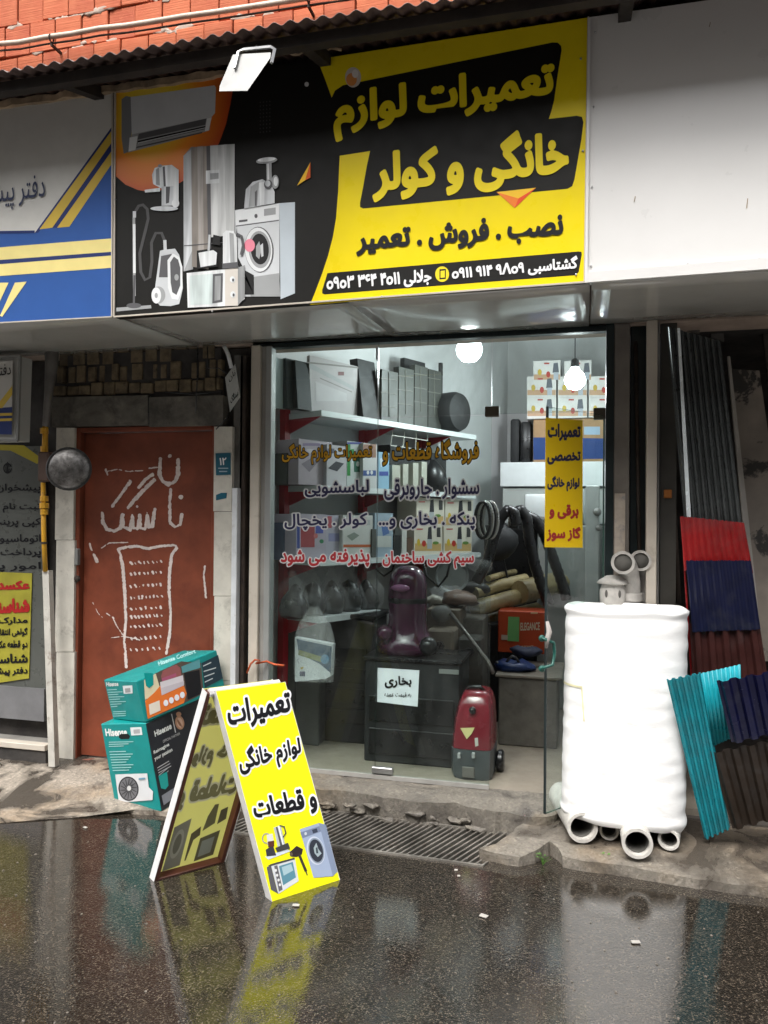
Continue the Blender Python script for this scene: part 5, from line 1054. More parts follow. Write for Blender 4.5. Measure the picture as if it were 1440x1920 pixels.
for x in (861, 888): c = P(x, 1416, Yv-.005); MB().box(c.x-.009, c.x+.009, Yv-.02, Yv, c.z-.016, c.z+.016, b=.003).build('latch', paint((.3, .3, .3)), RV)
c = P(878, 1448, Yv-.005); MB().box(c.x-.035, c.x+.035, Yv-.012, Yv, c.z-.03, c.z+.03, b=.004).build('foot_plate', paint((.12, .11, .1)), RV)
MB().tube([P(872, 1298, Yv+.12), P(880, 1288, Yv+.12), P(900, 1288, Yv+.12), P(910, 1298, Yv+.12)], .011, 8).build('carry_handle', BLK, RV, smooth=True)
# metal wand
tag(MB().tube([P(845, 1150, .75), P(880, 1195, .65), P(915, 1240, .55), P(925, 1262, .5)], .013, 8).build('vacuum_wand', M('grey_wand', (.12, .11, .1), .35, metal=.5), smooth=True), 'grey metal vacuum wand leaning across behind the red vacuum', 'wand')
# crates, worktable and clutter behind
OLD = M('grimy_steel_box', (.11, .10, .085), .6, var=.25, dirt=(.05, .04, .03), ds=9)
t, a, c, z1 = fbox('steel_table', 'grimy steel work table behind the red vacuum', 'table', 935, 1045, 1272, FZ, .85, .5, OLD, part='table_body')
MB().box(a-.02, c+.03, .83, 1.37, z1+.001, z1+.02, b=.004).build('table_top', M('worn_table_top', (.17, .15, .12), .5, var=.2), t)
BLUE = M('blue_plastic_bag', (.008, .025, .10), .35); q = MB().ball(P(968, 1250, 1.0), .10, n=12, sx=1.4, sy=1, sz=.45)
for k, v in enumerate(q.v): q.v[k] = v+noise.noise_vector(v*18)*.035
for v in q.v: v.z = max(v.z, z1+.022)
tag(q.build('blue_bag', BLUE, smooth=True), 'crumpled blue plastic bag on the steel work table', 'bag')
q = MB().ball(P(985, 1222, 1.15), .07, n=12, sx=1.6, sy=1, sz=.5)
for k, v in enumerate(q.v): q.v[k] = v+noise.noise_vector(v*20)*.03
tag(q.build('dark_blue_cloth', M('navy_cloth', (.012, .016, .04), .7), smooth=True), 'dark blue cloth heap below the red carton', 'cloth')
tag(MB().tube([P(930+i*6, 1240+10*math.sin(i*.9), .95) for i in range(10)], .009, 6).build('power_cord', BLK, smooth=True), 'black power cord looping over the blue bag', 'cord')
t, a, c, z1 = fbox('red_carton', 'red carton with a green label on the work table', 'box', 934, 1022, 1146, P(980, 1225, 1.3).z, 1.3, .25, paint((.34, .045, .012)), part='carton')
cm_ = facade(1.3-.002)
picture(t, 'green_label', [((.12, .30, .10), [(953, 1156), (974, 1157), (973, 1203), (951, 1202)]), ((.35, .28, .22), [(940, 1190), (952, 1191), (952, 1200), (940, 1200)]), ((.5, .35, .2), [(995, 1148), (1008, 1148), (1008, 1151), (995, 1151)])], cm_)
text(t, 'ELEGANCE', ((976, 1168), (1012, 1167), (1012, 1181), (976, 1182)), cm_, [(.02, paint((.5, .42, .3)), .001)])
text(t, 'ELEGANCE', ((978, 1211), (1000, 1210), (1000, 1215), (978, 1216)), cm_, [(.02, paint((.5, .42, .3)), .001)])
for i, (x0, x1_, yt, yb_, Y) in enumerate(((840, 905, 1160, 1240, 1.05), (800, 862, 1142, 1242, .9), (905, 935, 1170, 1260, 1.4))):
    zb_ = P((x0+x1_)/2, yb_, Y).z; L_ = ('grimy tool crate behind the wand', 'brown machine housing right of the purple vacuum', 'dark steel box below the gold wrapped tubes')[i]
    t, a, c, z1 = fbox('machine_box', L_, 'machine', x0, x1_, yt, .124 if i != 1 else .124, Y, .3, (OLD, M('brown_housing', (.16, .13, .10), .6, var=.2), BLK2)[i])
    MB().box(a+.02, c-.02, Y-.006, Y-.001, zb_, zb_+.12, b=.002).build('front_panel', BLK2, t)
t, a, c, z1 = fbox('black_backdrop', 'black block added as a dark background behind the hoses and the gold tubes', 'cupboard', 908, 1006, 985, FZ, 2.25, .5, BLK2)  # added black block stands for the dark background
MB().box(a+.03, c-.03, 2.243, 2.249, 1.0, z1-.03, b=.002).build('front_panel', BLK, t)
GOLD_ = M('gold_tubes', (.30, .245, .12), .3, var=.15, coat=.7)
for i, (x0, y0, x1_, y1, r) in enumerate(((890, 1142, 1000, 1112, .062), (890, 1112, 985, 1086, .045), (915, 1085, 965, 1072, .022), (905, 1165, 1010, 1140, .045), (975, 1110, 1060, 1090, .085))):
    a, b = P(x0, y0, 1.35+.06*i), P(x1_, y1, 1.75+.06*i)
    tag(MB().tube([a, a.lerp(b, .5)+V((0, 0, .005)), b], r, 12).build('wrapped_tube', GOLD_), ('gold wrapped duct tube lying over the red carton', 'second gold wrapped tube above the first', 'short pale tube on top of the gold pile', 'lowest gold wrapped tube behind the red carton', 'thick gold wrapped tube at the right end of the pile')[i], 'tube', 'gold wrapped duct tubes')
c = P(848, 1080, 1.3); nz = (C0-c).normalized()
tag(MB().lathe([(.001, .0), (.10, .005), (.115, .02), (.118, .02), (.10, -.005), (.001, -.01)], 28, frameM(c, nz.cross(V((0, 0, 1))), nz)).build('metal_bowl', M('dull_metal_bowl', (.32, .34, .34), .35, metal=.6, var=.1)), 'round dull metal bowl hanging below the third shelf', 'bowl')
for i, (x, y, s_) in enumerate(((836, 1110, .08), (862, 1122, .09), (885, 1135, .07), (815, 1128, .06))):
    q = MB().ball(P(x, y, 1.0+.05*i), s_, n=12, sx=1.4, sy=1, sz=.5)
    for k, v in enumerate(q.v): q.v[k] = v+noise.noise_vector(v*22)*.04
    tag(q.build('plastic_heap', (FILM2, M('brown_parts', (.12, .07, .05), .5), FILM2, M('pale_wrap', (.4, .38, .33), .3))[i], smooth=True), ('crumpled clear wrap beside the metal bowl', 'brown parts bundle under clear wrap', 'clear wrap draped towards the gold tubes', 'pale wrap right behind the purple vacuum')[i], 'wrap')
for i, pts in enumerate((((893, 1092), (915, 1050), (925, 1010), (938, 972), (952, 956), (964, 962), (968, 985)), ((962, 990), (964, 965), (976, 955), (988, 972), (992, 1010), (1003, 1060), (1018, 1105), (1030, 1135)), ((985, 965), (1005, 975), (1022, 1005), (1040, 1055), (1058, 1105), (1062, 1125)), ((940, 1000), (944, 1050), (955, 1100)))):
    P3 = [P(x, y, 1.3+.12*i) for x, y in pts]; pp_ = []
    for k in range(len(P3)-1): pp_ += [P3[k].lerp(P3[k+1], j/8) for j in range(8)]
    pp_.append(P3[-1]); rr_ = [.037+.003*(j % 2) if i < 3 else .008 for j in range(len(pp_))]
    tag(MB().tube(pp_, rr_, 10).build('vacuum_hose', BLK, smooth=True), ('black hose looping over nearest the shelves', 'glossy black ribbed hose arching in front of the gold tubes', 'black ribbed hose running down to the right beside the cupboard', 'thin black cable hanging between the hoses')[i], 'hose')
for k in range(4):
    cx, cy = 905+k*5, 975; tag(MB().tube([P(cx+(14)*math.cos(a*2*math.pi/22), cy+(34)*math.sin(a*2*math.pi/22), .95+.04*k) for a in range(22)], .011, 6, closed=True).build('pipe_coil', (BLK, M('silver_coil', (.45, .45, .42), .3, metal=.6))[k % 2], smooth=True), ('first black', 'first silver', 'second black', 'second silver')[k]+' ring of the pipe coil hanging beside the chopper cartons', 'coil', 'pipe coil rings')
for i, (x0, x1_, yt, Y, zb_, dep, mat, L_) in enumerate(((957, 975, 785, 2.6, P(965, 868, 2.6).z, .12, BLK2, 'upright black case on the back ledge'), (976, 998, 790, 2.55, P(985, 868, 2.55).z, .15, BLK, 'rounded black case beside the upright one on the back ledge'))):
    fbox('black_case', L_, 'case', x0, x1_, yt, zb_, Y, dep, mat, b=.02)
# back ledge and its cartons
zl = P(1040, 866, 2.3).z; xa_ = P(938, 866, 2.3).x
BL = T('back_ledge', 'white ledge across the back wall under the stacked cartons', 'ledge', (-.2, 2.6, zl))
MB().box(xa_, .42, 2.3, 3.0, zl-.20, zl, b=.004).build('ledge_box', SHW, BL)
MB().box(xa_+.02, .42, 2.33, 3.0, zl-.5, zl-.21).build('lower_panel', paint((.40, .43, .41)), BL, smooth=False)
t, a, c, z1 = fbox('blue_carton', 'wide carton with a blue lower half on the back ledge', 'box', 1000, 1134, 785, zl+.001, 2.45, .4, CARD, part='carton')
picture(t, 'blue_print', [((.01, .04, .16), [(1000, 820), (1134, 822), (1134, 860), (1000, 862)]), ((.25, .35, .45), [(1095, 800), (1125, 800), (1125, 815), (1095, 815)])], facade(2.449))
zz = z1+.002
for r_ in range(3):
    for k in range(3):
        x0, x1_ = 988+k*58, 988+k*58+55; yt = 744-r_*39
        if r_ == 2 and k == 2: continue
        if r_ == 2: x0 += 12; x1_ += 8; yt += 10
        a, c = P(x0, yt, 2.42), P(x1_, yt, 2.42); zt_ = P(x0+25, yt, 2.42).z; zb_ = P(x0+25, 785-r_*39, 2.42).z+.002 if r_ else zz
        if zt_ <= zb_: continue
        t = T('mixer_box', ('bottom', 'middle', 'top')[r_]+' row '+('left', 'centre', 'right')[k]+' carton with mixer picture stacked on the blue carton', 'box', ((a.x+c.x)/2, 2.42, zb_), 'mixer cartons stacked at the back')
        MB().box(a.x, c.x, 2.42, 2.75, zb_, zt_, b=.002).build('carton', paint((.56, .55, .53)), t)
        yb_ = yt+38
        picture(t, 'printed_label', [((.42, .27, .17), [(x0+1, yt+26), (x1_-1, yt+26), (x1_-1, yb_-2), (x0+1, yb_-2)]), ((.10, .11, .13), [(x0+38, yt+5), (x0+46, yt+4), (x0+48, yt+22), (x0+36, yt+23)]), ((.35, .38, .42), [(x0+38, yt+22), (x0+47, yt+22), (x0+47, yt+36), (x0+38, yt+36)]), ((.35, .05, .04), ell(x0+28, yt+26, 4, 6, 10)), ((.45, .33, .06), ell(x0+12, yt+22, 4, 6, 10)), ((.35, .06, .05), rect(x0+20, yt+4, x0+30, yt+7))], facade(2.419))
AU = T('air_conditioner', 'white indoor air conditioner unit below the back ledge', 'air conditioner', tuple(P(1035, 975, 2.0)))
a, c = P(983, 950, 2.0), P(1092, 950, 2.0); z0_, z1_ = P(1035, 976, 2.0).z, P(1035, 926, 2.0).z
MB().box(a.x, c.x, 2.0, 2.22, z0_, z1_, b=.02).build('casing', SHW, AU); MB().box(a.x+.02, c.x-.02, 1.994, 2.0, z0_+.01, z0_+.03).build('louvre', GREYAL, AU)
FC = T('grey_cupboard', 'pale grey steel cupboard at the right behind the open glass door', 'cupboard', tuple(P(1090, 1140, 1.6)))
a, c = P(1008, 1000, 1.9), P(1150, 1000, 1.9); z1_ = P(1080, 985, 1.9).z
MB().box(a.x, c.x, 1.9, 2.25, .124, z1_, b=.01).build('cabinet', paint((.27, .29, .28)), FC)
a = P(1098, 900, 1.85); MB().box(a.x, a.x+.10, 1.7, 1.898, .124, P(1110, 910, 1.7).z, b=.008).build('door_leaf', paint((.36, .38, .37)), FC)
for i, (x, y, r_) in enumerate(((1120, 960, .03), (1122, 990, .022))): MB().ball(P(x, y, 1.68), r_, n=8).build('knob', WHM, FC)
# ================================================================== A-frame board on the street
A1, A2, B1 = G(511, 1690), G(636, 1650), G(282, 1645)
wv = A2-A1; B2 = B1+wv
APf, APr = P(406, 1297, -1.165), P(381, 1292, -1.15)
AP1 = APf
AF = T('a_frame_board', 'yellow A-frame street board with Persian lettering and appliance pictures on the wet asphalt', 'sign board', tuple((A1+B2)/2))
BAN = M('white_vinyl_wrap', (.62, .61, .60), .35, var=.06, vs=14, bump=.6, bs=25); IRON = M('red_brown_iron', (.10, .028, .016), .5, var=.2)
fn = wv.cross(APf-A1).normalized(); fn = fn if fn.dot(V((1, -.6, 0))) > 0 else -fn
bn = wv.cross(APr-B1).normalized(); bn = bn if bn.dot(V((-1, -.4, .3))) > 0 else -bn
th = .045
def leaf(a, b, c, d, n, mat):     # a b bottom, c d top (a under d)
    q = MB().hexa([p-n*th if i > 3 else p for i, p in enumerate((a, b, c, d))] if False else [a-n*th, b-n*th, c-n*th, d-n*th, a, b, c, d])
    return q
TRV, _nt, _b = newmat('backlit_vinyl'); _nt.nodes.remove(_b)
_d = N(_nt, 'ShaderNodeBsdfDiffuse'); _d.inputs[0].default_value = (.86, .84, .36, 1); _t = N(_nt, 'ShaderNodeBsdfTranslucent'); _t.inputs[0].default_value = (.96, .94, .50, 1)
_m = _nt.nodes.new('ShaderNodeMixShader'); _m.inputs[0].default_value = .82; _nt.links.new(_d.outputs[0], _m.inputs[1]); _nt.links.new(_t.outputs[0], _m.inputs[2]); _nt.links.new(_m.outputs[0], _nt.nodes['Material Output'].inputs[0])
# front leaf: white side wrap, yellow face a little smaller
bdr = .006
for nm, (a, b, c, d, n) in {'front': (A1, A2, APf+wv, APf, fn), 'rear': (B1, B2, APr+wv, APr, bn)}.items():
    e1 = (b-a).normalized(); e2 = (d-a).normalized()
    # four frame bars so the board is open at the back, as an iron frame under stretched vinyl
    W_ = (b-a).length; H_ = (d-a).length; Mx = Matrix(((e1.x, e2.x, n.x, a.x), (e1.y, e2.y, n.y, a.y), (e1.z, e2.z, n.z, a.z), (0, 0, 0, 1)))
    BW = .018
    for x0, x1_, y0, y1 in ((0, BW, 0, H_), (W_-BW, W_, 0, H_), (BW, W_-BW, 0, BW), (BW, W_-BW, H_-BW, H_)):
        MB().box(x0, x1_, y0, y1, -th+.001, -.003, M=Mx, b=.002).build('frame_bar', IRON, AF)
    MB().box(-.002, W_+.002, -.002, H_+.002, -.0025, .0, M=Mx).build('vinyl_face', FYEL if nm == 'front' else TRV, AF, smooth=False)
    for x0, x1_ in ((-.004, -.0021), (W_+.0021, W_+.004)):
        MB().box(x0, x1_, -.004, H_+.004, -th-.001, .0015, M=Mx).build('wrapped_edge', BAN, AF, smooth=False)
    MB().box(-.004, W_+.004, -.004, -.0021, -th*.6, .0015, M=Mx).build('wrapped_edge', BAN, AF, smooth=False)
APm = (APf+APr)/2+V((0, 0, -.010)); MB().tube([APm-wv*.012, APm+wv*1.012], .019, 8).build('ridge_wrap', BAN, AF)
fm = planemap(A1+fn*.0005, fn)
HALO = paint((.88, .88, .88))
for s_, q in (('تعمیرات', ((424, 1317), (541, 1294), (546, 1344), (432, 1371))), ('لوازم خانگی', ((444, 1405), (560, 1380), (566, 1424), (454, 1460))), ('و قطعات', ((472, 1500), (588, 1475), (596, 1522), (481, 1542)))):
    text(AF, s_, q, fm, [(.12, HALO, .0008), (.035, INK, .0022)])
pic = [((.60, .66, .72), [(497, 1606), (538, 1592), (545, 1596), (503, 1612)]), ((.04, .04, .05), [(498, 1593), (512, 1585), (518, 1604), (500, 1606)]), ((.3, .3, .32), ribbon(ell(500, 1572, 8, 9), 2)), ((.65, .65, .6), [(500, 1565), (511, 1563), (514, 1583), (502, 1586)]), ((.10, .03, .02), [(502, 1578), (514, 1576), (514, 1587), (503, 1589)]), ((.45, .48, .5), [(513, 1552), (526, 1547), (535, 1585), (521, 1590)]), ((.08, .08, .09), [(517, 1551), (520, 1550), (530, 1586), (526, 1588)]), ((.75, .77, .78), [(521, 1549), (524, 1548), (532, 1584), (530, 1585)]), ((.05, .05, .06), ribbon([(524, 1548), (533, 1550), (536, 1562), (531, 1570)], 2.5)), ((.05, .05, .05), [(516, 1590), (540, 1580), (544, 1591), (520, 1598)])]
picture(AF, 'kettle_set_picture', pic, fm)
picture(AF, 'toaster_oven_picture', [((.10, .10, .11), [(500, 1626), (508, 1622), (520, 1670), (522, 1676), (508, 1668)]), ((.62, .64, .66), [(508, 1622), (553, 1610), (560, 1652), (522, 1676)]), ((.12, .12, .13), [(514, 1624), (520, 1622), (530, 1668), (523, 1672)]), ((.10, .25, .32), [(523, 1624), (549, 1616), (555, 1645), (531, 1660)]), ((.35, .5, .55), [(528, 1626), (546, 1620), (550, 1632), (532, 1642)]), ((.06, .06, .06), [(502, 1623), (508, 1620), (552, 1608), (553, 1611), (508, 1624)])]+[((.7, .7, .7), ell(517+i*2.6, 1632+i*9, 2.3, 2.8, 8)) for i in range(4)], fm)
picture(AF, 'hair_dryer_picture', [((.03, .02, .02), [(543, 1598), (556, 1586), (568, 1592), (566, 1602), (556, 1607), (545, 1606)]), ((.12, .09, .06), ell(546, 1602, 3, 4, 10)), ((.04, .03, .03), ribbon([(560, 1600), (566, 1615), (574, 1634)], 5)), ((.03, .03, .03), ribbon([(574, 1634), (576, 1641)], 2))], fm)
picture(AF, 'washing_machine_picture', [((.22, .27, .38), [(562, 1555), (598, 1543), (611, 1546), (633, 1634), (624, 1643), (588, 1646)]), ((.33, .40, .54), [(562, 1555), (598, 1544), (624, 1642), (588, 1646)]), ((.18, .22, .32), [(563, 1561), (599, 1549), (602, 1559), (567, 1572)]), ((.04, .05, .08), [(585, 1556), (594, 1553), (596, 1560), (587, 1563)]), ((.55, .6, .7), ell(592, 1595, 16.5, 27, rot=-12)), ((.25, .3, .38), ell(593, 1595, 14.5, 24.5, rot=-12)), ((.03, .035, .05), ell(593, 1595, 12.5, 21.5, rot=-12)), ((.35, .42, .45), [(588, 1590), (593, 1580), (597, 1592), (603, 1600), (596, 1607), (590, 1600)]), ((.05, .07, .08), [(592, 1590), (595, 1588), (597, 1600), (593, 1600)]), ((.55, .6, .65), ell(573, 1563, 2.5, 3, 8))], fm)
# the inner side of the rear leaf: the print shows through, mirrored
im = planemap(B1-bn*.0035, bn)
MUT = M('shaded_print_back', (.85, .82, .20), .5, var=.06); MK = paint((.30, .29, .15)); MW = paint((.88, .88, .68))
e1 = wv.normalized(); e2 = (APr-B1).normalized(); Hh = (APr-B1).length; Wd = wv.length
def bq(u0, u1, v0, v1): # board coordinates to pixel-free quad, for text
    return u0, u1, v0, v1
def bpt(u, v, lift): return B1+wv*u+(APr-B1)*v-bn*(.0035+lift)

bm_ = lambda x, y, e=0: bpt(x/100, 1-y/100, .0008+e)
for s_, q in (('تعمیرات', ((10, 8), (92, 8), (92, 22), (10, 22))), ('لوازم خانگی', ((8, 30), (92, 30), (92, 43), (8, 43))), ('و قطعات', ((8, 50), (92, 50), (92, 64), (8, 64)))):
    text(AF, s_, q, bm_, [(.12, MW, .0004), (.045, MK, .001)], mirror=True)
picture(AF, 'shown_through_pictures', [((.30, .30, .24), [(14, 74), (36, 71), (38, 97), (14, 98)]), ((.42, .42, .34), ell(25, 84, 8, 8)), ((.20, .2, .15), ell(25, 84, 5, 5.5)), ((.16, .15, .09), [(58, 84), (86, 82), (86, 96), (58, 97)]), ((.32, .35, .30), [(62, 86), (80, 85), (80, 94), (62, 95)]), ((.15, .13, .07), [(42, 80), (54, 77), (56, 82), (48, 84), (45, 95), (43, 95)]), ((.2, .19, .1), [(60, 72), (66, 66), (72, 66), (74, 77), (58, 80)]), ((.15, .14, .09), [(78, 70), (88, 69), (90, 76), (78, 78)])], bm_, .0004)

# ================================================================== stacked cartons by the red door
def RM_(yw, a, b): return Matrix.Rotation(yw, 3, 'Z') @ Matrix.Rotation(b, 3, 'Y') @ Matrix.Rotation(a, 3, 'X')
k_ = .99
def scl(p): return C0+(V(p)-C0)*k_
TEAL, TEALL, BLKB = M('teal_carton', (.0, .23, .22), .42, var=.08, bump=.2, bs=10), (.35, .62, .60), M('black_carton_print', (.018, .02, .026), .4, var=.1)
def carton(name, label, O, Mx, L_, W_, H_):
    t = T(name, label, 'box', tuple(O)); M4 = Matrix.Translation(O) @ Mx.to_4x4()
    MB().box(0, L_, 0, W_, 0, H_, M=M4, b=.004).build('carton', TEAL, t)
    ex, ey, ez = [Mx @ V(v) for v in ((1, 0, 0), (0, 1, 0), (0, 0, 1))]
    return t, planemap(O-ex*.0005, ex), planemap(O-ey*.0005, ey), planemap(O+ez*(H_+.0005), ez), M4
O1 = scl((-2.14, -.467, .01)); Mx1 = RM_(1.337, -.147, -.105)
t1, end1, side1, top1, M41 = carton('lower_carton', 'lower teal and black carton with an outdoor unit picture leaning by the red door', O1, Mx1, .40*k_, .343*k_*.82 if False else .343*k_, .472*k_)
O2 = O1+Mx1 @ V((0, 0, .472*k_+.003)); 
Mx2 = RM_(1.12, -.125, -.19)
t2, end2, side2, top2, M42 = carton('upper_carton', 'upper teal carton with an orange print stacked on the black sided carton', O2, Mx2, .52, .335, .222)
END1 = [(188, 1357), (273, 1356), (303, 1521), (217, 1517)]
WL = paint((.70, .72, .70)); TL = paint(TEALL)
text(t1, 'Hisense', ((197, 1367), (237, 1366), (238, 1379), (199, 1380)), end1, [(.03, WL, .001)])
prn = [((.62, .66, .66), [(244, 1364), (265, 1363), (267, 1378), (246, 1379)]), ((.35, .35, .36), [(250, 1368), (262, 1367), (263, 1375), (251, 1376)]), ((.008, .01, .01), [(223, 1378), (228, 1376), (240, 1376), (244, 1380), (242, 1385), (227, 1386), (223, 1383)])]
for i in range(3): prn.append((TEALL, [(204, 1391+i*4), (250-(i*9) % 20, 1390+i*4), (250-(i*9) % 20, 1391.3+i*4), (204, 1392.3+i*4)]))
for i in range(8): prn.append((TEALL, [(205+i*.9, 1409+i*5), (236+(i*13) % 17, 1408+i*5), (236+(i*13) % 17, 1409.5+i*5), (205+i*.9, 1410.5+i*5)]))
prn += [((.62, .63, .64), [(216, 1452), (276, 1450), (279, 1476), (287, 1484), (286, 1500), (223, 1505)]), ((.03, .03, .035), ell(241, 1479, 19, 23, 28, rot=-8)), ((.16, .16, .17), ell(241, 1479, 16.5, 20.5, 28, rot=-8))]
for k in range(14):
    a = k*2*math.pi/14; prn.append(((.04, .04, .045), ribbon([(241+4*math.cos(a), 1479+5*math.sin(a)), (241+15.5*math.cos(a+.3), 1479+19*math.sin(a+.3))], 1.4)))
prn += [((.6, .6, .6), ell(242, 1478, 4, 5, 12)), ((.15, .3, .4), [(260, 1459), (272, 1458), (272, 1461), (260, 1462)]), (TEALL, [(222, 1510), (248, 1509), (248, 1512), (222, 1513)])]
picture(t1, 'end_print', prn, end1, .0008, .0002)
s1 = [(273.5, 1357), (386, 1306), (413, 1452), (303, 1520)]
prn = [(BLKB, s1)]
prn += [((.6, .6, .6), [(321, 1339), (322.5, 1338.5), (330, 1373), (328.5, 1374)]), ((.50, .27, .17), ell(337, 1355, 8.5, 13, 24, rot=-10)), ((.68, .45, .33), ell(337, 1355, 5.5, 9.5, 20, rot=-10)), ((.50, .27, .17), ell(335, 1339, 5, 4.5, 14)), ((.30, .14, .08), [(333, 1348), (340, 1358), (342, 1364), (336, 1360), (332, 1352)])]
for i in range(7): prn.append(((.5, .5, .52), [(293+i, 1432+i*4.6-2), (322-(i*7) % 9, 1419+i*4.6-2), (322-(i*7) % 9, 1420.4+i*4.6-2), (293+i, 1433.6+i*4.6-2)])) if i > 1 else None
prn += [((.02, .35, .33), [(297, 1455), (313, 1447), (316, 1473), (310, 1480), (302, 1478)]), ((.25, .26, .3), [(303, 1492), (330, 1475), (334, 1490), (307, 1510)])]
picture(t1, 'side_print', prn, side1, .0008, .0002)
text(t1, 'Hisense', ((289, 1371), (320, 1355), (322, 1366), (291, 1381)), side1, [(.03, WL, .003)])
text(t1, 'Reimagine', ((288, 1408), (316, 1392), (318, 1400), (289, 1416)), side1, [(.02, WL, .003)])
text(t1, 'your passion', ((289, 1420), (322, 1402), (324, 1410), (291, 1428)), side1, [(.02, WL, .003)])
text(t1, 'OFFICIAL PARTNER', ((305, 1388), (337, 1373), (338, 1377), (306, 1393)), side1, [(.01, paint((.4, .4, .4)), .003)])
# upper carton prints
text(t2, 'Hisense', ((199, 1279), (221, 1278), (222, 1286), (200, 1287)), end2, [(.02, WL, .001)])
prn = [((.62, .66, .66), [(230, 1286), (248, 1285), (249, 1300), (232, 1301)]), ((.3, .3, .3), [(234, 1291), (244, 1290), (245, 1298), (235, 1299)])]
for i in range(8): prn.append((TEALL, [(201+i, 1293+i*4.5), (219+(i*11) % 19, 1292+i*4.5), (219+(i*11) % 19, 1293.3+i*4.5), (201+i, 1294.3+i*4.5)]))
for i in range(3): prn.append((TEALL, [(212, 1334+i*4), (236, 1333+i*4), (236, 1334.3+i*4), (212, 1335.3+i*4)]))
picture(t2, 'end_print', prn, end2, .0008, .0002)
prn = [((.10, .075, .06), [(290, 1263), (340, 1240), (377, 1243), (382, 1300), (300, 1340)]), ((.70, .62, .42), [(270, 1275), (292, 1263), (300, 1290), (285, 1306), (272, 1312)]), ((.75, .18, .03), [(272, 1314), (290, 1298), (300, 1286), (340, 1272), (350, 1300), (345, 1318), (277, 1348)]), ((.30, .10, .10), [(302, 1268), (305, 1258), (312, 1254), (330, 1246), (338, 1252), (340, 1268), (305, 1282)]), ((.66, .62, .66), [(300, 1279), (343, 1266), (345, 1285), (303, 1304)]), ((.55, .5, .55), [(302, 1290), (345, 1277), (345, 1285), (303, 1304)]), ((.40, .1, .18), [(303, 1272), (330, 1262), (331, 1268), (304, 1278)]), ((.012, .012, .014), [(345, 1262), (374, 1256), (378, 1300), (352, 1312)]), ((.78, .7, .6), [(279, 1321), (299, 1313), (301, 1332), (281, 1341)]),
       ((.0, .28, .27), [(270, 1262), (287, 1262), (288, 1284), (280, 1290), (274, 1286)]), ((.10, .30, .33), [(340, 1250), (374, 1236), (376, 1252), (342, 1262)]), ((.02, .04, .055), [(378, 1243), (409, 1228), (418, 1272), (384, 1290)])]
for i in range(4): prn.append(((.8, .8, .85), ell(311+i*10.3, 1318-i*5, 4.6, 6, 14)))
for i in range(4): prn.append(((.55, .6, .62), [(381+i, 1248+i*10), (396+(i*9) % 12, 1241+i*10), (396+(i*9) % 12, 1243+i*10), (381+i, 1250+i*10)]))
picture(t2, 'side_print', prn, side2, .0008, .0002)
text(t2, 'Hisense Comfort', ((296, 1240), (365, 1217), (367, 1224), (298, 1248)), top2, [(.02, TL, .001)])

# ================================================================== foam roll and cement pipes
def rpipe(x, y, rpx, label, Yd, ln=.42, yawd=8, z=None, ri=.78):
    c = P(x, y, Yd); r = (P(x+rpx, y, Yd)-c).length
    t = T('cement_pipe', label, 'pipe', (c.x, c.y, .07), 'cement pipes lying under the foam roll')
    d = V((math.sin(math.radians(yawd)), math.cos(math.radians(yawd)), 0)); cz = V((c.x, c.y, .074+r))
    MB().pipe(cz, cz+d*ln, r, r*ri, 28).build('pipe_wall', PIPEW, t)
    MB().pipe(cz-d*.006, cz+d*.03, r*1.02, r*.82, 28).build('collar', PIPEW, t)
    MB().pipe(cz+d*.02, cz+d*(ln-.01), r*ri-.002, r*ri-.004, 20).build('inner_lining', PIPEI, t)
    return cz, r
rpipe(1092, 1553, 29, 'leftmost cement pipe lying under the foam roll', -.425, yawd=-14)
rpipe(1142, 1562, 18, 'small cement pipe lying second from left under the foam roll', -.36, yawd=-4)
rpipe(1195, 1568, 29, 'cement pipe sticking out furthest from under the foam roll', -.53, yawd=-2, ln=.5)
rpipe(1254, 1562, 20, 'rightmost small cement pipe under the foam roll', -.40, yawd=10)
c = P(1172, 1500, -.27); rx, ry = .268, .17; zb_, zt_ = P(1172, 1553, -.42).z, P(1172, 1143, -.42).z
FR = T('foam_roll', 'tall white foam roll standing on cement pipes beside the glass door', 'foam roll', (c.x, c.y, zb_))
vs = []; fs = []; n = 96; m = 90
cx = (P(1060, 1300, -.30).x+P(1290, 1300, -.30).x)/2; rx = (P(1290, 1300, -.30).x-P(1060, 1300, -.30).x)/2
for j in range(m+1):
    t = j/m; z = zb_+(zt_-zb_)*t
    for k in range(n):
        a = 2*math.pi*k/n; ca, sa = math.cos(a), math.sin(a)
        e = 1+.0055*math.sin(t*78+2.2*noise.noise(V((ca*.8, sa*.8, t*4))))*(.35+1.1*abs(noise.noise(V((ca*1.5, sa*1.5, t*5)))))+.008*noise.noise(V((ca*.8, sa*.8, t*9)))
        e += .006*noise.noise(V((ca*2+4, sa*2, t*26)))
        edge = 1-.05*max(0, (.03-t)/.03)**2-.03*max(0, (t-.985)/.015)**2
        e *= edge*(1+.025*math.exp(-((t-.985)/.012)**2)+.02*math.exp(-((t-.03)/.015)**2)-.012*math.exp(-((t-.955)/.012)**2))
        wid = rx*(1+.02*(1-t))
        X = cx-.012*(1-t)+math.copysign(abs(ca)**.6, ca)*wid*e; Yv_ = -.27+math.copysign(abs(sa)**.8, sa)*ry*e
        zz = z+(.022*noise.noise(V((ca*1.6, sa*1.6, 2)))-.012*ca if j < 5 else 0)*(1-j/5 if j < 5 else 0)+(.008*noise.noise(V((ca*2, sa*2, 7))) if j > m-4 else 0)
        vs.append((X, Yv_, zz))
for j in range(m):
    for k in range(n): fs.append((j*n+k, j*n+(k+1) % n, (j+1)*n+(k+1) % n, (j+1)*n+k))
mesh('foam_wrap', vs, fs, FOAM, FR, smooth=True)
q = MB()
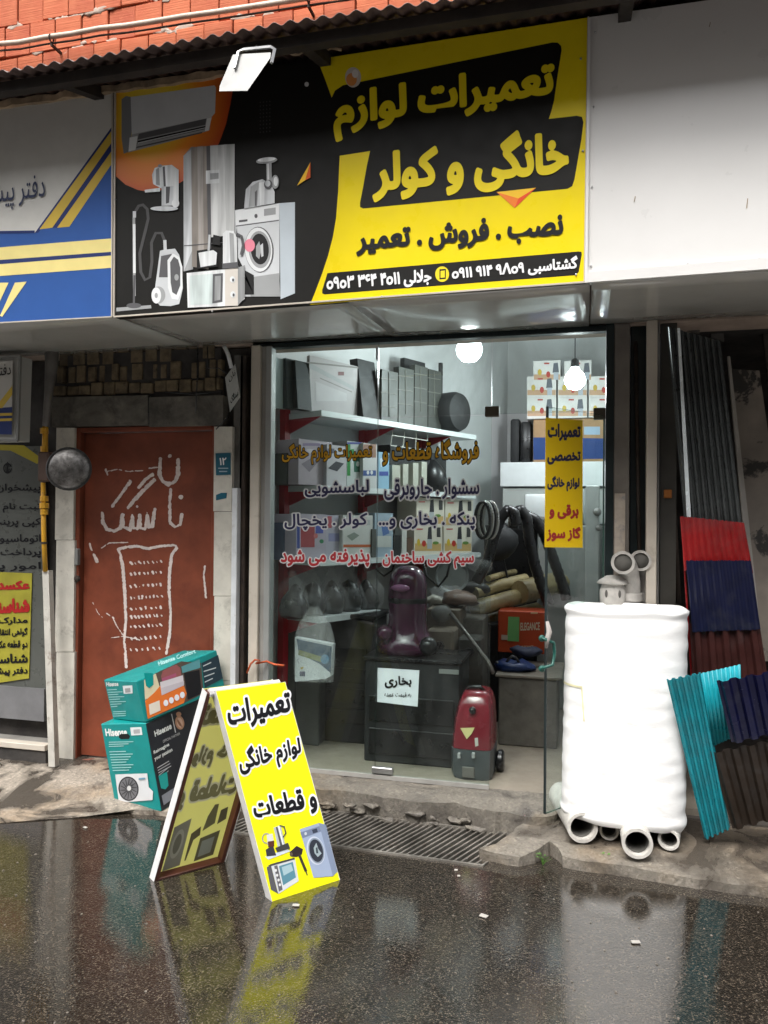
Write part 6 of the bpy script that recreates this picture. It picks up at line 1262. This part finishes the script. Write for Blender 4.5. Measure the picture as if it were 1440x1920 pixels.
for rr_, dz in ((.97, 0),):
    pass
b = (m)*n; top = [V(vs[b+k]) for k in range(n)]; cen = V((cx, -.27, zt_))
vs2 = []; fs2 = []
for i, s_ in enumerate((1, .93, .86, .80, .72, .66, .58, .50, .42, .34, .26, .18, .08)):
    for p in top: d = p-cen; vs2.append(cen+V((d.x*s_, d.y*s_, d.z-(.012 if i % 2 else 0)-.004*i*(i > 0))))
for i in range(12):
    for k in range(n): fs2.append((i*n+k, i*n+(k+1) % n, (i+1)*n+(k+1) % n, (i+1)*n+k))
mesh('rolled_top', vs2, fs2, FOAM, FR, smooth=True)
TAPE = M('yellowed_tape', (.70, .66, .42), .4)
def rollpt(a, t, o=.004):
    ca, sa = math.cos(a), math.sin(a)
    return V((cx-.012*(1-t)+math.copysign(abs(ca)**.6, ca)*(rx*(1+.02*(1-t))+o), -.27+math.copysign(abs(sa)**.8, sa)*(ry+o), zb_+(zt_-zb_)*t))
vt, ft = [], []
for i in range(13): a = math.radians(190+i*4); vt += [rollpt(a, .628), rollpt(a, .637)]
for i in range(12): ft.append((i*2, i*2+2, i*2+3, i*2+1))
k0 = len(vt)
for i in range(8): t_ = .63-i*.022; vt += [rollpt(math.radians(236+i*.6), t_), rollpt(math.radians(238+i*.6), t_)]
for i in range(7): ft.append((k0+i*2, k0+i*2+1, k0+i*2+3, k0+i*2+2))
mesh('tape_strip', vt, ft, TAPE, FR, smooth=True)
# things standing behind and on the roll
def upipe(label, x, ytop, r, Y, zb=None, group='cement flue pieces behind the foam roll'):
    c = P(x, ytop, Y); t = T('flue_pipe', label, 'pipe', (c.x, c.y, .08), group); return t, c
z0r = .085
t, c = upipe('cement elbow pipe with its round mouth facing the street, nearer the cowl', 1178, 1080, .04, -.06)
def elbow(t, xm, ym, rpx, xb, Y, tilt):
    mth = P(xm, ym, Y-.09); r = (P(xm+rpx, ym, Y-.09)-mth).length
    b = P(xb, 1150, Y+.0); path = [V((b.x, Y+.02, z0r)), V((b.x, Y+.02, mth.z-.10)), V(((b.x*.75+mth.x*.25), Y+.01, mth.z-.04)), V((mth.x+.012, Y-.02, mth.z+.0)), V((mth.x, Y-.06, mth.z)), V((mth.x, Y-.09, mth.z))]
    MB().tube(path, [r*.92, r*.92, r*.97, r*1.0, r*1.0, r*1.05], 20, cap=False).build('elbow_wall', CEM, t, smooth=True)
    d = (path[-1]-path[-2]).normalized(); MB().pipe(path[-1]-d*.02, path[-1]+d*.012, r*1.13, r*.86, 24).build('mouth_collar', CEM, t)
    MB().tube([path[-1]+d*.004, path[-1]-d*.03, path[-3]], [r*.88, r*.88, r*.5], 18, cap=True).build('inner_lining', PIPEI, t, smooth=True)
    MB().pipe(V((b.x, Y+.02, P(xb, 1112, Y).z-.04)), V((b.x, Y+.02, P(xb, 1112, Y).z)), r*1.12, r*.8, 20).build('joint_collar', CEM, t)
elbow(t, 1168, 1055, 20, 1183, -.06, 0)
t, c = upipe('cement elbow pipe with its round mouth behind the nearer elbow', 1206, 1080, .04, .02)
elbow(t, 1201, 1051, 18, 1212, .03, 0)
c = P(1149, 1100, -.07)
CW = T('flue_cowl', 'cement flue cowl with a domed cap and side holes beside the elbows', 'chimney cowl', (c.x, c.y, z0r))
zc = P(1149, 1090, -.07).z; r = (P(1174, 1100, -.07)-c).length
MB().lathe([(r*.80, z0r), (r*.80, zc-.12), (r*1.0, zc-.10), (r*1.0, zc-.045), (r*.8, zc-.012), (r*.6, zc-.004)], 24, Matrix.Translation(V((c.x, c.y, 0)))).build('cowl_body', CEM, CW)
MB().lathe([(.001, zc+.032), (r*.5, zc+.028), (r*1.05, zc+.006), (r*1.22, zc-.006), (r*1.15, zc-.012), (r*.5, zc-.002), (.001, zc)], 24, Matrix.Translation(V((c.x, c.y, 0)))).build('domed_cap', CEM, CW, smooth=True)
for xh in (1137, 1162):
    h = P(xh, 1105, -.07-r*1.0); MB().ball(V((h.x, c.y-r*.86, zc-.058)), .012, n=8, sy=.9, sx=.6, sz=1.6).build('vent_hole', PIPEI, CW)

# ================================================================== right side posts and the sheet metal shop
PLT = M('peeling_grey_post', (.17, .15, .13), .7, var=.15)
def post(name, x0, x1, Y, mat, label, z0=.08, z1=2.56, d=.08, b=.003):
    a, c = P(x0, 900, Y).x, P(x1, 900, Y).x; return tag(MB().box(a, c, Y, Y+d, z0, z1, b=b).build(name, mat), label, 'post')
post('plastered_post', 1151, 1180, -.02, PLT, 'grey brown plastered post right of the black door frame')
tag(MB().box(P(1152, 1000, -.03).x, P(1172, 1000, -.03).x, -.032, -.021, .2, P(1160, 925, -.03).z).build('flaking_patch', M('flaking_plaster', (.42, .36, .30), .9, var=.2, dirt=(.15, .17, .2), ds=16, dl=.55, bump=1, bs=40)), 'flaking paint patch on the lower plastered post', 'plaster patch')
post('dark_gap_panel', 1181, 1212, .05, BLACKF, 'black panel painted for the dark gap between the plastered post and the ivory post', d=.05)  # black panel paints the darkness of the gap between the posts
tag(MB().tube([P(1192, 640, .03), P(1196, 900, .03), P(1200, 1100, .03)], .010, 6).build('rusty_rod', RUST, smooth=True), 'rusty rod in the dark gap between the posts', 'rod')
post('ivory_post', 1212, 1232, -.06, WHITEAL, 'ivory painted steel post right of the cement elbows', d=.06)
post('ivory_post', 1233.5, 1236, -.03, GREYAL, 'thin grey strip beside the ivory steel post')
struct(MB().box(.28, 3, -.02, 3, .03, .0905).build('right_shop_floor', M('dark_shop_floor', (.08, .07, .06), .7), smooth=False))
RS = T('dark_shop', 'dark interior walls of the sheet metal shop on the right', 'room', (1.4, 1.5, .09))
MB().box(.44, 3, 1.6, 1.65, .09, 2.6).build('back_wall', DARKW, RS, smooth=False); MB().box(.40, .44, .05, 1.6, .09, 2.6).build('side_wall', DARKW, RS, smooth=False); MB().box(3, 3.05, -.1, 1.65, .09, 2.6).build('side_wall', DARKW, RS, smooth=False)
MB().box(.40, 3, .0, 1.65, 2.57, 2.6).build('ceiling', DARKW, RS, smooth=False)
a, b = P(1244, 700, .05), P(1268, 1200, .02)
tag(MB().tube([P(1243, 625, .12), P(1262, 940, .10), P(1272, 1130, .05)], .014, 8).build('brown_rod', RUST, smooth=True), 'thin brown rod leaning beside the tall grey corrugated sheet', 'rod')
tag(MB().box(P(1245, 918, .0).x, P(1260, 918, .0).x, .0, .015, P(1250, 934, 0).z, P(1250, 918, 0).z, b=.003).build('orange_tag', M('orange_tag', (.35, .12, .02), .5)), 'small orange tag on the dark strip beside the ivory post', 'tag')
tag(MB().box(P(1238, 940, .02).x, P(1268, 940, .02).x, .02, .05, .09, P(1250, 600, .02).z).build('dark_strip', M('olive_dark_strip', (.05, .046, .038), .6)), 'dark olive strip standing between the ivory post and the sheets', 'strip')

LPo = V((0, -.06, .09)); LPn = V((0, -1, -.16)).normalized()      # the leaning plane of the sample sheets
def lpl(off): return lambda x, y, e=0: PL(x, y, LPo-LPn*0+V((0, -1, 0))*(off+e), LPn)
def corr(name, label, q, mp, n, amp, mat, prof='wave', group=None, thick=.0012, ny=1, cat='corrugated sheet', jag=0):
    """q: TL TR BR BL photo pixels on the leaning plane; ribs run from top to bottom"""
    TL, TR, BR, BL_ = [mp(*p) for p in q]; nm = (TR-TL).cross(BL_-TL).normalized()
    if nm.dot(C0-TL) < 0: nm = -nm
    per = 12; vs = []; fs = []; N_ = n*per
    for i in range(N_+1):
        u = i/N_; ph = (i % per)/per
        if prof == 'wave': h = math.sin(2*math.pi*ph)
        elif prof == 'trap': h = (-1, -1, -1, -.0, 1, 1, 1, 1, 1, 0, -1, -1)[i % per]
        else: h = (1 if ph in (.5,) else .2 if .33 < ph < .67 else -1)
        for j in range(ny+1):
            v = j/ny; p = (TL*(1-u)+TR*u)*(1-v)+(BL_*(1-u)+BR*u)*v
            vs.append(p+nm*amp*h+(V((0, 0, random.uniform(-jag, jag))) if j in (0, ny) else V((0, 0, 0))))
    for i in range(N_):
        for j in range(ny): a = i*(ny+1)+j; fs.append((a, a+1, a+ny+2, a+ny+1))
    t = T(name, label, cat, tuple((BL_+BR)/2), group)
    o = mesh('ribbed_sheet', vs, fs, mat, t, smooth=False); autosmooth(o.data, 30)
    sm = o.modifiers.new('s', 'SOLIDIFY'); sm.thickness = thick; return t, nm
def sheetmat(name, col, r=.35): return M(name, col, r, var=.14, vs=9, metal=.0, spec=.35, dirt=tuple(x*.55+.035 for x in col), ds=5, dl=.5, dh=.8, bump=.12, bs=12)
g_ = 'corrugated sheets leaning in the shop on the right'
corr('corrugated_sheet', 'tall dark grey corrugated sheet with one bright rib', ((1250, 612), (1352, 640), (1432, 1330), (1316, 1330)), lpl(-.06), 9, .010, sheetmat('grey_coated_sheet', (.05, .055, .055), .3), 'trap', g_)
mp = lpl(-.045); a = [mp(x, y) for x, y in ((1270, 615), (1275, 615), (1296, 974), (1288, 974))]
tag(MB().poly(a, V((0, .004, 0))).build('rib_highlight', M('rib_highlight_paint', (.72, .78, .80), .22, metal=.2), smooth=False), 'pale strip painted as the highlight on one rib of the tall dark grey sheet', 'strip')  # lit rib of the grey sheet painted as a pale strip
corr('corrugated_sheet', 'short red corrugated sheet hanging below the tall grey one', ((1275, 968), (1395, 980), (1412, 1075), (1283, 1070)), lpl(-.02), 10, .004, sheetmat('red_coated_sheet', (.25, .009, .010)), 'wave', g_, jag=.003)
corr('corrugated_sheet', 'navy corrugated sheet between the red and the brown ones', ((1286, 1051), (1408, 1051), (1426, 1180), (1298, 1185)), lpl(.0), 10, .003, sheetmat('navy_coated_sheet', (.004, .006, .030)), 'wave', g_, jag=.003)
corr('corrugated_sheet', 'maroon brown corrugated sheet under the navy one', ((1293, 1170), (1425, 1172), (1440, 1270), (1300, 1290)), lpl(-.012), 5, .008, sheetmat('maroon_sheet', (.05, .016, .014)), 'trap', g_)
corr('corrugated_sheet', 'bright red strip of sheet edge seen beside the foam roll', ((1278, 1000), (1283, 1040), (1300, 1290), (1296, 1290)), lpl(-.035), 1, .002, sheetmat('red_coated_edge', (.30, .012, .014)), 'wave', g_)
fo = V((0, -.27, .075)); fn2 = V((0, -1, -.30)).normalized()
def lp2(off): return lambda x, y, e=0: PL(x, y, fo+V((0, -1, 0))*(off+e), fn2)
CYA = sheetmat('turquoise_coated_sheet', (.008, .28, .34), .3)
t, nm = corr('turquoise_sheet', 'turquoise ribbed sheet leaning against the right side of the foam roll', ((1250, 1275), (1314, 1262), (1369, 1553), (1322, 1574)), lp2(.0), 5, .007, CYA, 'trap', g_)
mp = lp2(.0); TL, TR, BR, BL_ = [mp(*p) for p in ((1314, 1262), (1388, 1246), (1408, 1350), (1336, 1398))]
q = MB(); vs = []; fs = []; N_ = 60
q2 = [(1313, 1263), (1388, 1246), (1392, 1375), (1335, 1400)]
TL, TR, BR, BL_ = [mp(*p) for p in q2]
for i in range(N_+1):
    u = i/N_; h = .003*math.sin(u*math.pi*2*9)
    for v in (0, 1): p = (TL*(1-u)+TR*u)*(1-v)+(BL_*(1-u)+BR*u)*v; vs.append(p+nm*h)
for i in range(N_): fs.append((i*2, i*2+1, i*2+3, i*2+2))
o = mesh('fine_ribbed_wing', vs, fs, CYA, t, smooth=True); sm = o.modifiers.new('s', 'SOLIDIFY'); sm.thickness = .0012
corr('corrugated_sheet', 'short glossy navy sheet in front of the turquoise one', ((1344, 1278), (1470, 1256), (1490, 1368), (1372, 1394)), lp2(.03), 4, .009, sheetmat('glossy_navy_sheet', (.005, .006, .035), .2), 'trap', g_)
corr('corrugated_sheet', 'dark brown ribbed sheet at the bottom right corner of the pile', ((1332, 1412), (1490, 1380), (1510, 1520), (1374, 1556)), lp2(.012), 5, .008, sheetmat('dark_brown_sheet', (.022, .014, .009), .45), 'trap', g_)
# marble slabs and trims in the dark shop
MSL = M('veined_dark_marble', (.22, .19, .16), .45, var=.12, dirt=(.03, .028, .026), ds=3.6, dl=.56, dh=.60)
mp = facade(.42)
def slab2(name, pts, Y, mat, label, cat, lean=.12, d=.02):
    v = []
    ymax = max(p[1] for p in pts); ymin = min(p[1] for p in pts)
    for x, y in pts: k = (ymax-y)/(ymax-ymin); v.append(P(x, y, Y+lean*k))
    return tag(MB().poly(v, V((0, d, 0))).build(name, mat, smooth=False), label, cat)
slab2('marble_slab', [(1366, 692), (1424, 695), (1500, 1240), (1425, 1240)], .10, MSL, 'dark veined marble slab leaning behind the corrugated sheets', 'slab')
slab2('pale_trim', [(1364, 668), (1369, 668), (1405, 985), (1432, 1240), (1418, 1240), (1392, 975)], .07, M('dusty_white_trim', (.34, .32, .29), .6, var=.1), 'dusty white trim board leaning beside the tall grey sheet', 'trim board')
slab2('marble_slab', [(1428, 600), (1500, 600), (1560, 1100), (1485, 1100)], .3, M('brown_board', (.07, .06, .05), .6), 'brown board standing at the far right of the dark shop', 'board')
slab2('light_tile', [(1332, 604), (1356, 606), (1358, 640), (1334, 632)], .35, M('grey_tile', (.14, .13, .12), .5), 'small grey tile above the tall corrugated sheet', 'tile', .0)
slab2('brown_brick', [(1254, 602), (1280, 607), (1312, 613), (1312, 625), (1282, 618), (1254, 610)], .2, M('dull_batten', (.11, .10, .09), .6), 'grey batten across the top of the tall corrugated sheet', 'batten', .0)

# ================================================================== weeds, litter, number of loose bits
LEAF = M('weed_leaf', (.08, .20, .03), .5, var=.3)
for i, (x, y, nn, ht) in enumerate(((1018, 1622, 14, .035), (1128, 1628, 30, .045))):
    c = G(x, y, .0); c.z = .0; q = MB()
    for k in range(nn):
        a = random.uniform(0, 6.28); r_ = random.uniform(.005, .045 if i else .025); p = c+V((math.cos(a)*r_*1.2, math.sin(a)*r_*.5, random.uniform(.012, ht+.02)))
        l = random.uniform(.008, .016); d = V((math.cos(a), math.sin(a)*.6, random.uniform(-.2, .7))).normalized()*l; s_ = V((-d.y, d.x, random.uniform(-.004, .004))).normalized()*l*.45
        b_ = len(q.v); q.v += [p, p+d*.5+s_, p+d, p+d*.5-s_]; q.f.append([b_, b_+1, b_+2, b_+3]); q.m.append(0)
        q.tube([c+V((0, 0, .0)), c.lerp(p, .6)+V((0, 0, .008)), p], .0009, 3)
    tag(q.build('weed', LEAF, smooth=False, origin=tuple(c)), ('tiny weed growing in the crack of the broken kerb', 'larger green weed sprouting along the kerb edge below the cement pipes')[i], 'weed')
for i, (x, y, w_, l_) in enumerate(((907, 1718, .016, .011), (1192, 1767, .016, .009), (555, 1698, .014, .008), (855, 1632, .007, .007), (860, 1643, .006, .006), (160, 1552, .012, .007))):
    c = G(x, y, .003); q = MB().box(-w_, w_, -l_, l_, 0, .004, b=.001, M=Matrix.Translation(c) @ Matrix.Rotation(random.uniform(-.5, .5), 4, 'Z'))
    tag(q.build('litter_scrap', paint((.35, .33, .30))), ('white paper scrap on the asphalt in front of the drain', 'white scrap in the pale reflection of the foam roll', 'white scrap just below the yellow board', 'first of two tiny pebbles near the drain corner', 'second of two tiny pebbles near the drain corner', 'small scrap on the wet edge of the pavement by the cartons')[i], 'litter')
q = MB()
for i in range(420):                                              # grit and small stones standing proud of the asphalt
    x = random.uniform(-3.2, 1.3); y = random.uniform(-2.9, -.72); r_ = random.uniform(.002, .0055)
    q.ball((x, y, r_*.25), r_, n=5, sz=.7)
o = q.build('loose_grit', M('wet_grit', (.14, .12, .10), .35, var=.4, vs=60), smooth=True, origin=(0, 0, 0)); o['kind'] = 'stuff'; tag(o, 'loose grit scattered over the wet asphalt', 'grit')

# unseen house across the street, added for reflections and to block low sky
OB = T('opposite_house', 'plain rendered house across the street, out of view', 'building', (0, -10, 0))
MB().box(-14, 14, -11, -10, 0, 8.5).build('wall', M('beige_render', (.17, .15, .13), .9), OB, smooth=False)
for i in range(7):
    MB().box(-12+i*3.6, -10.6+i*3.6, -9.995, -9.95, 1.0, 2.3).build('window', DARKM, OB, smooth=False)
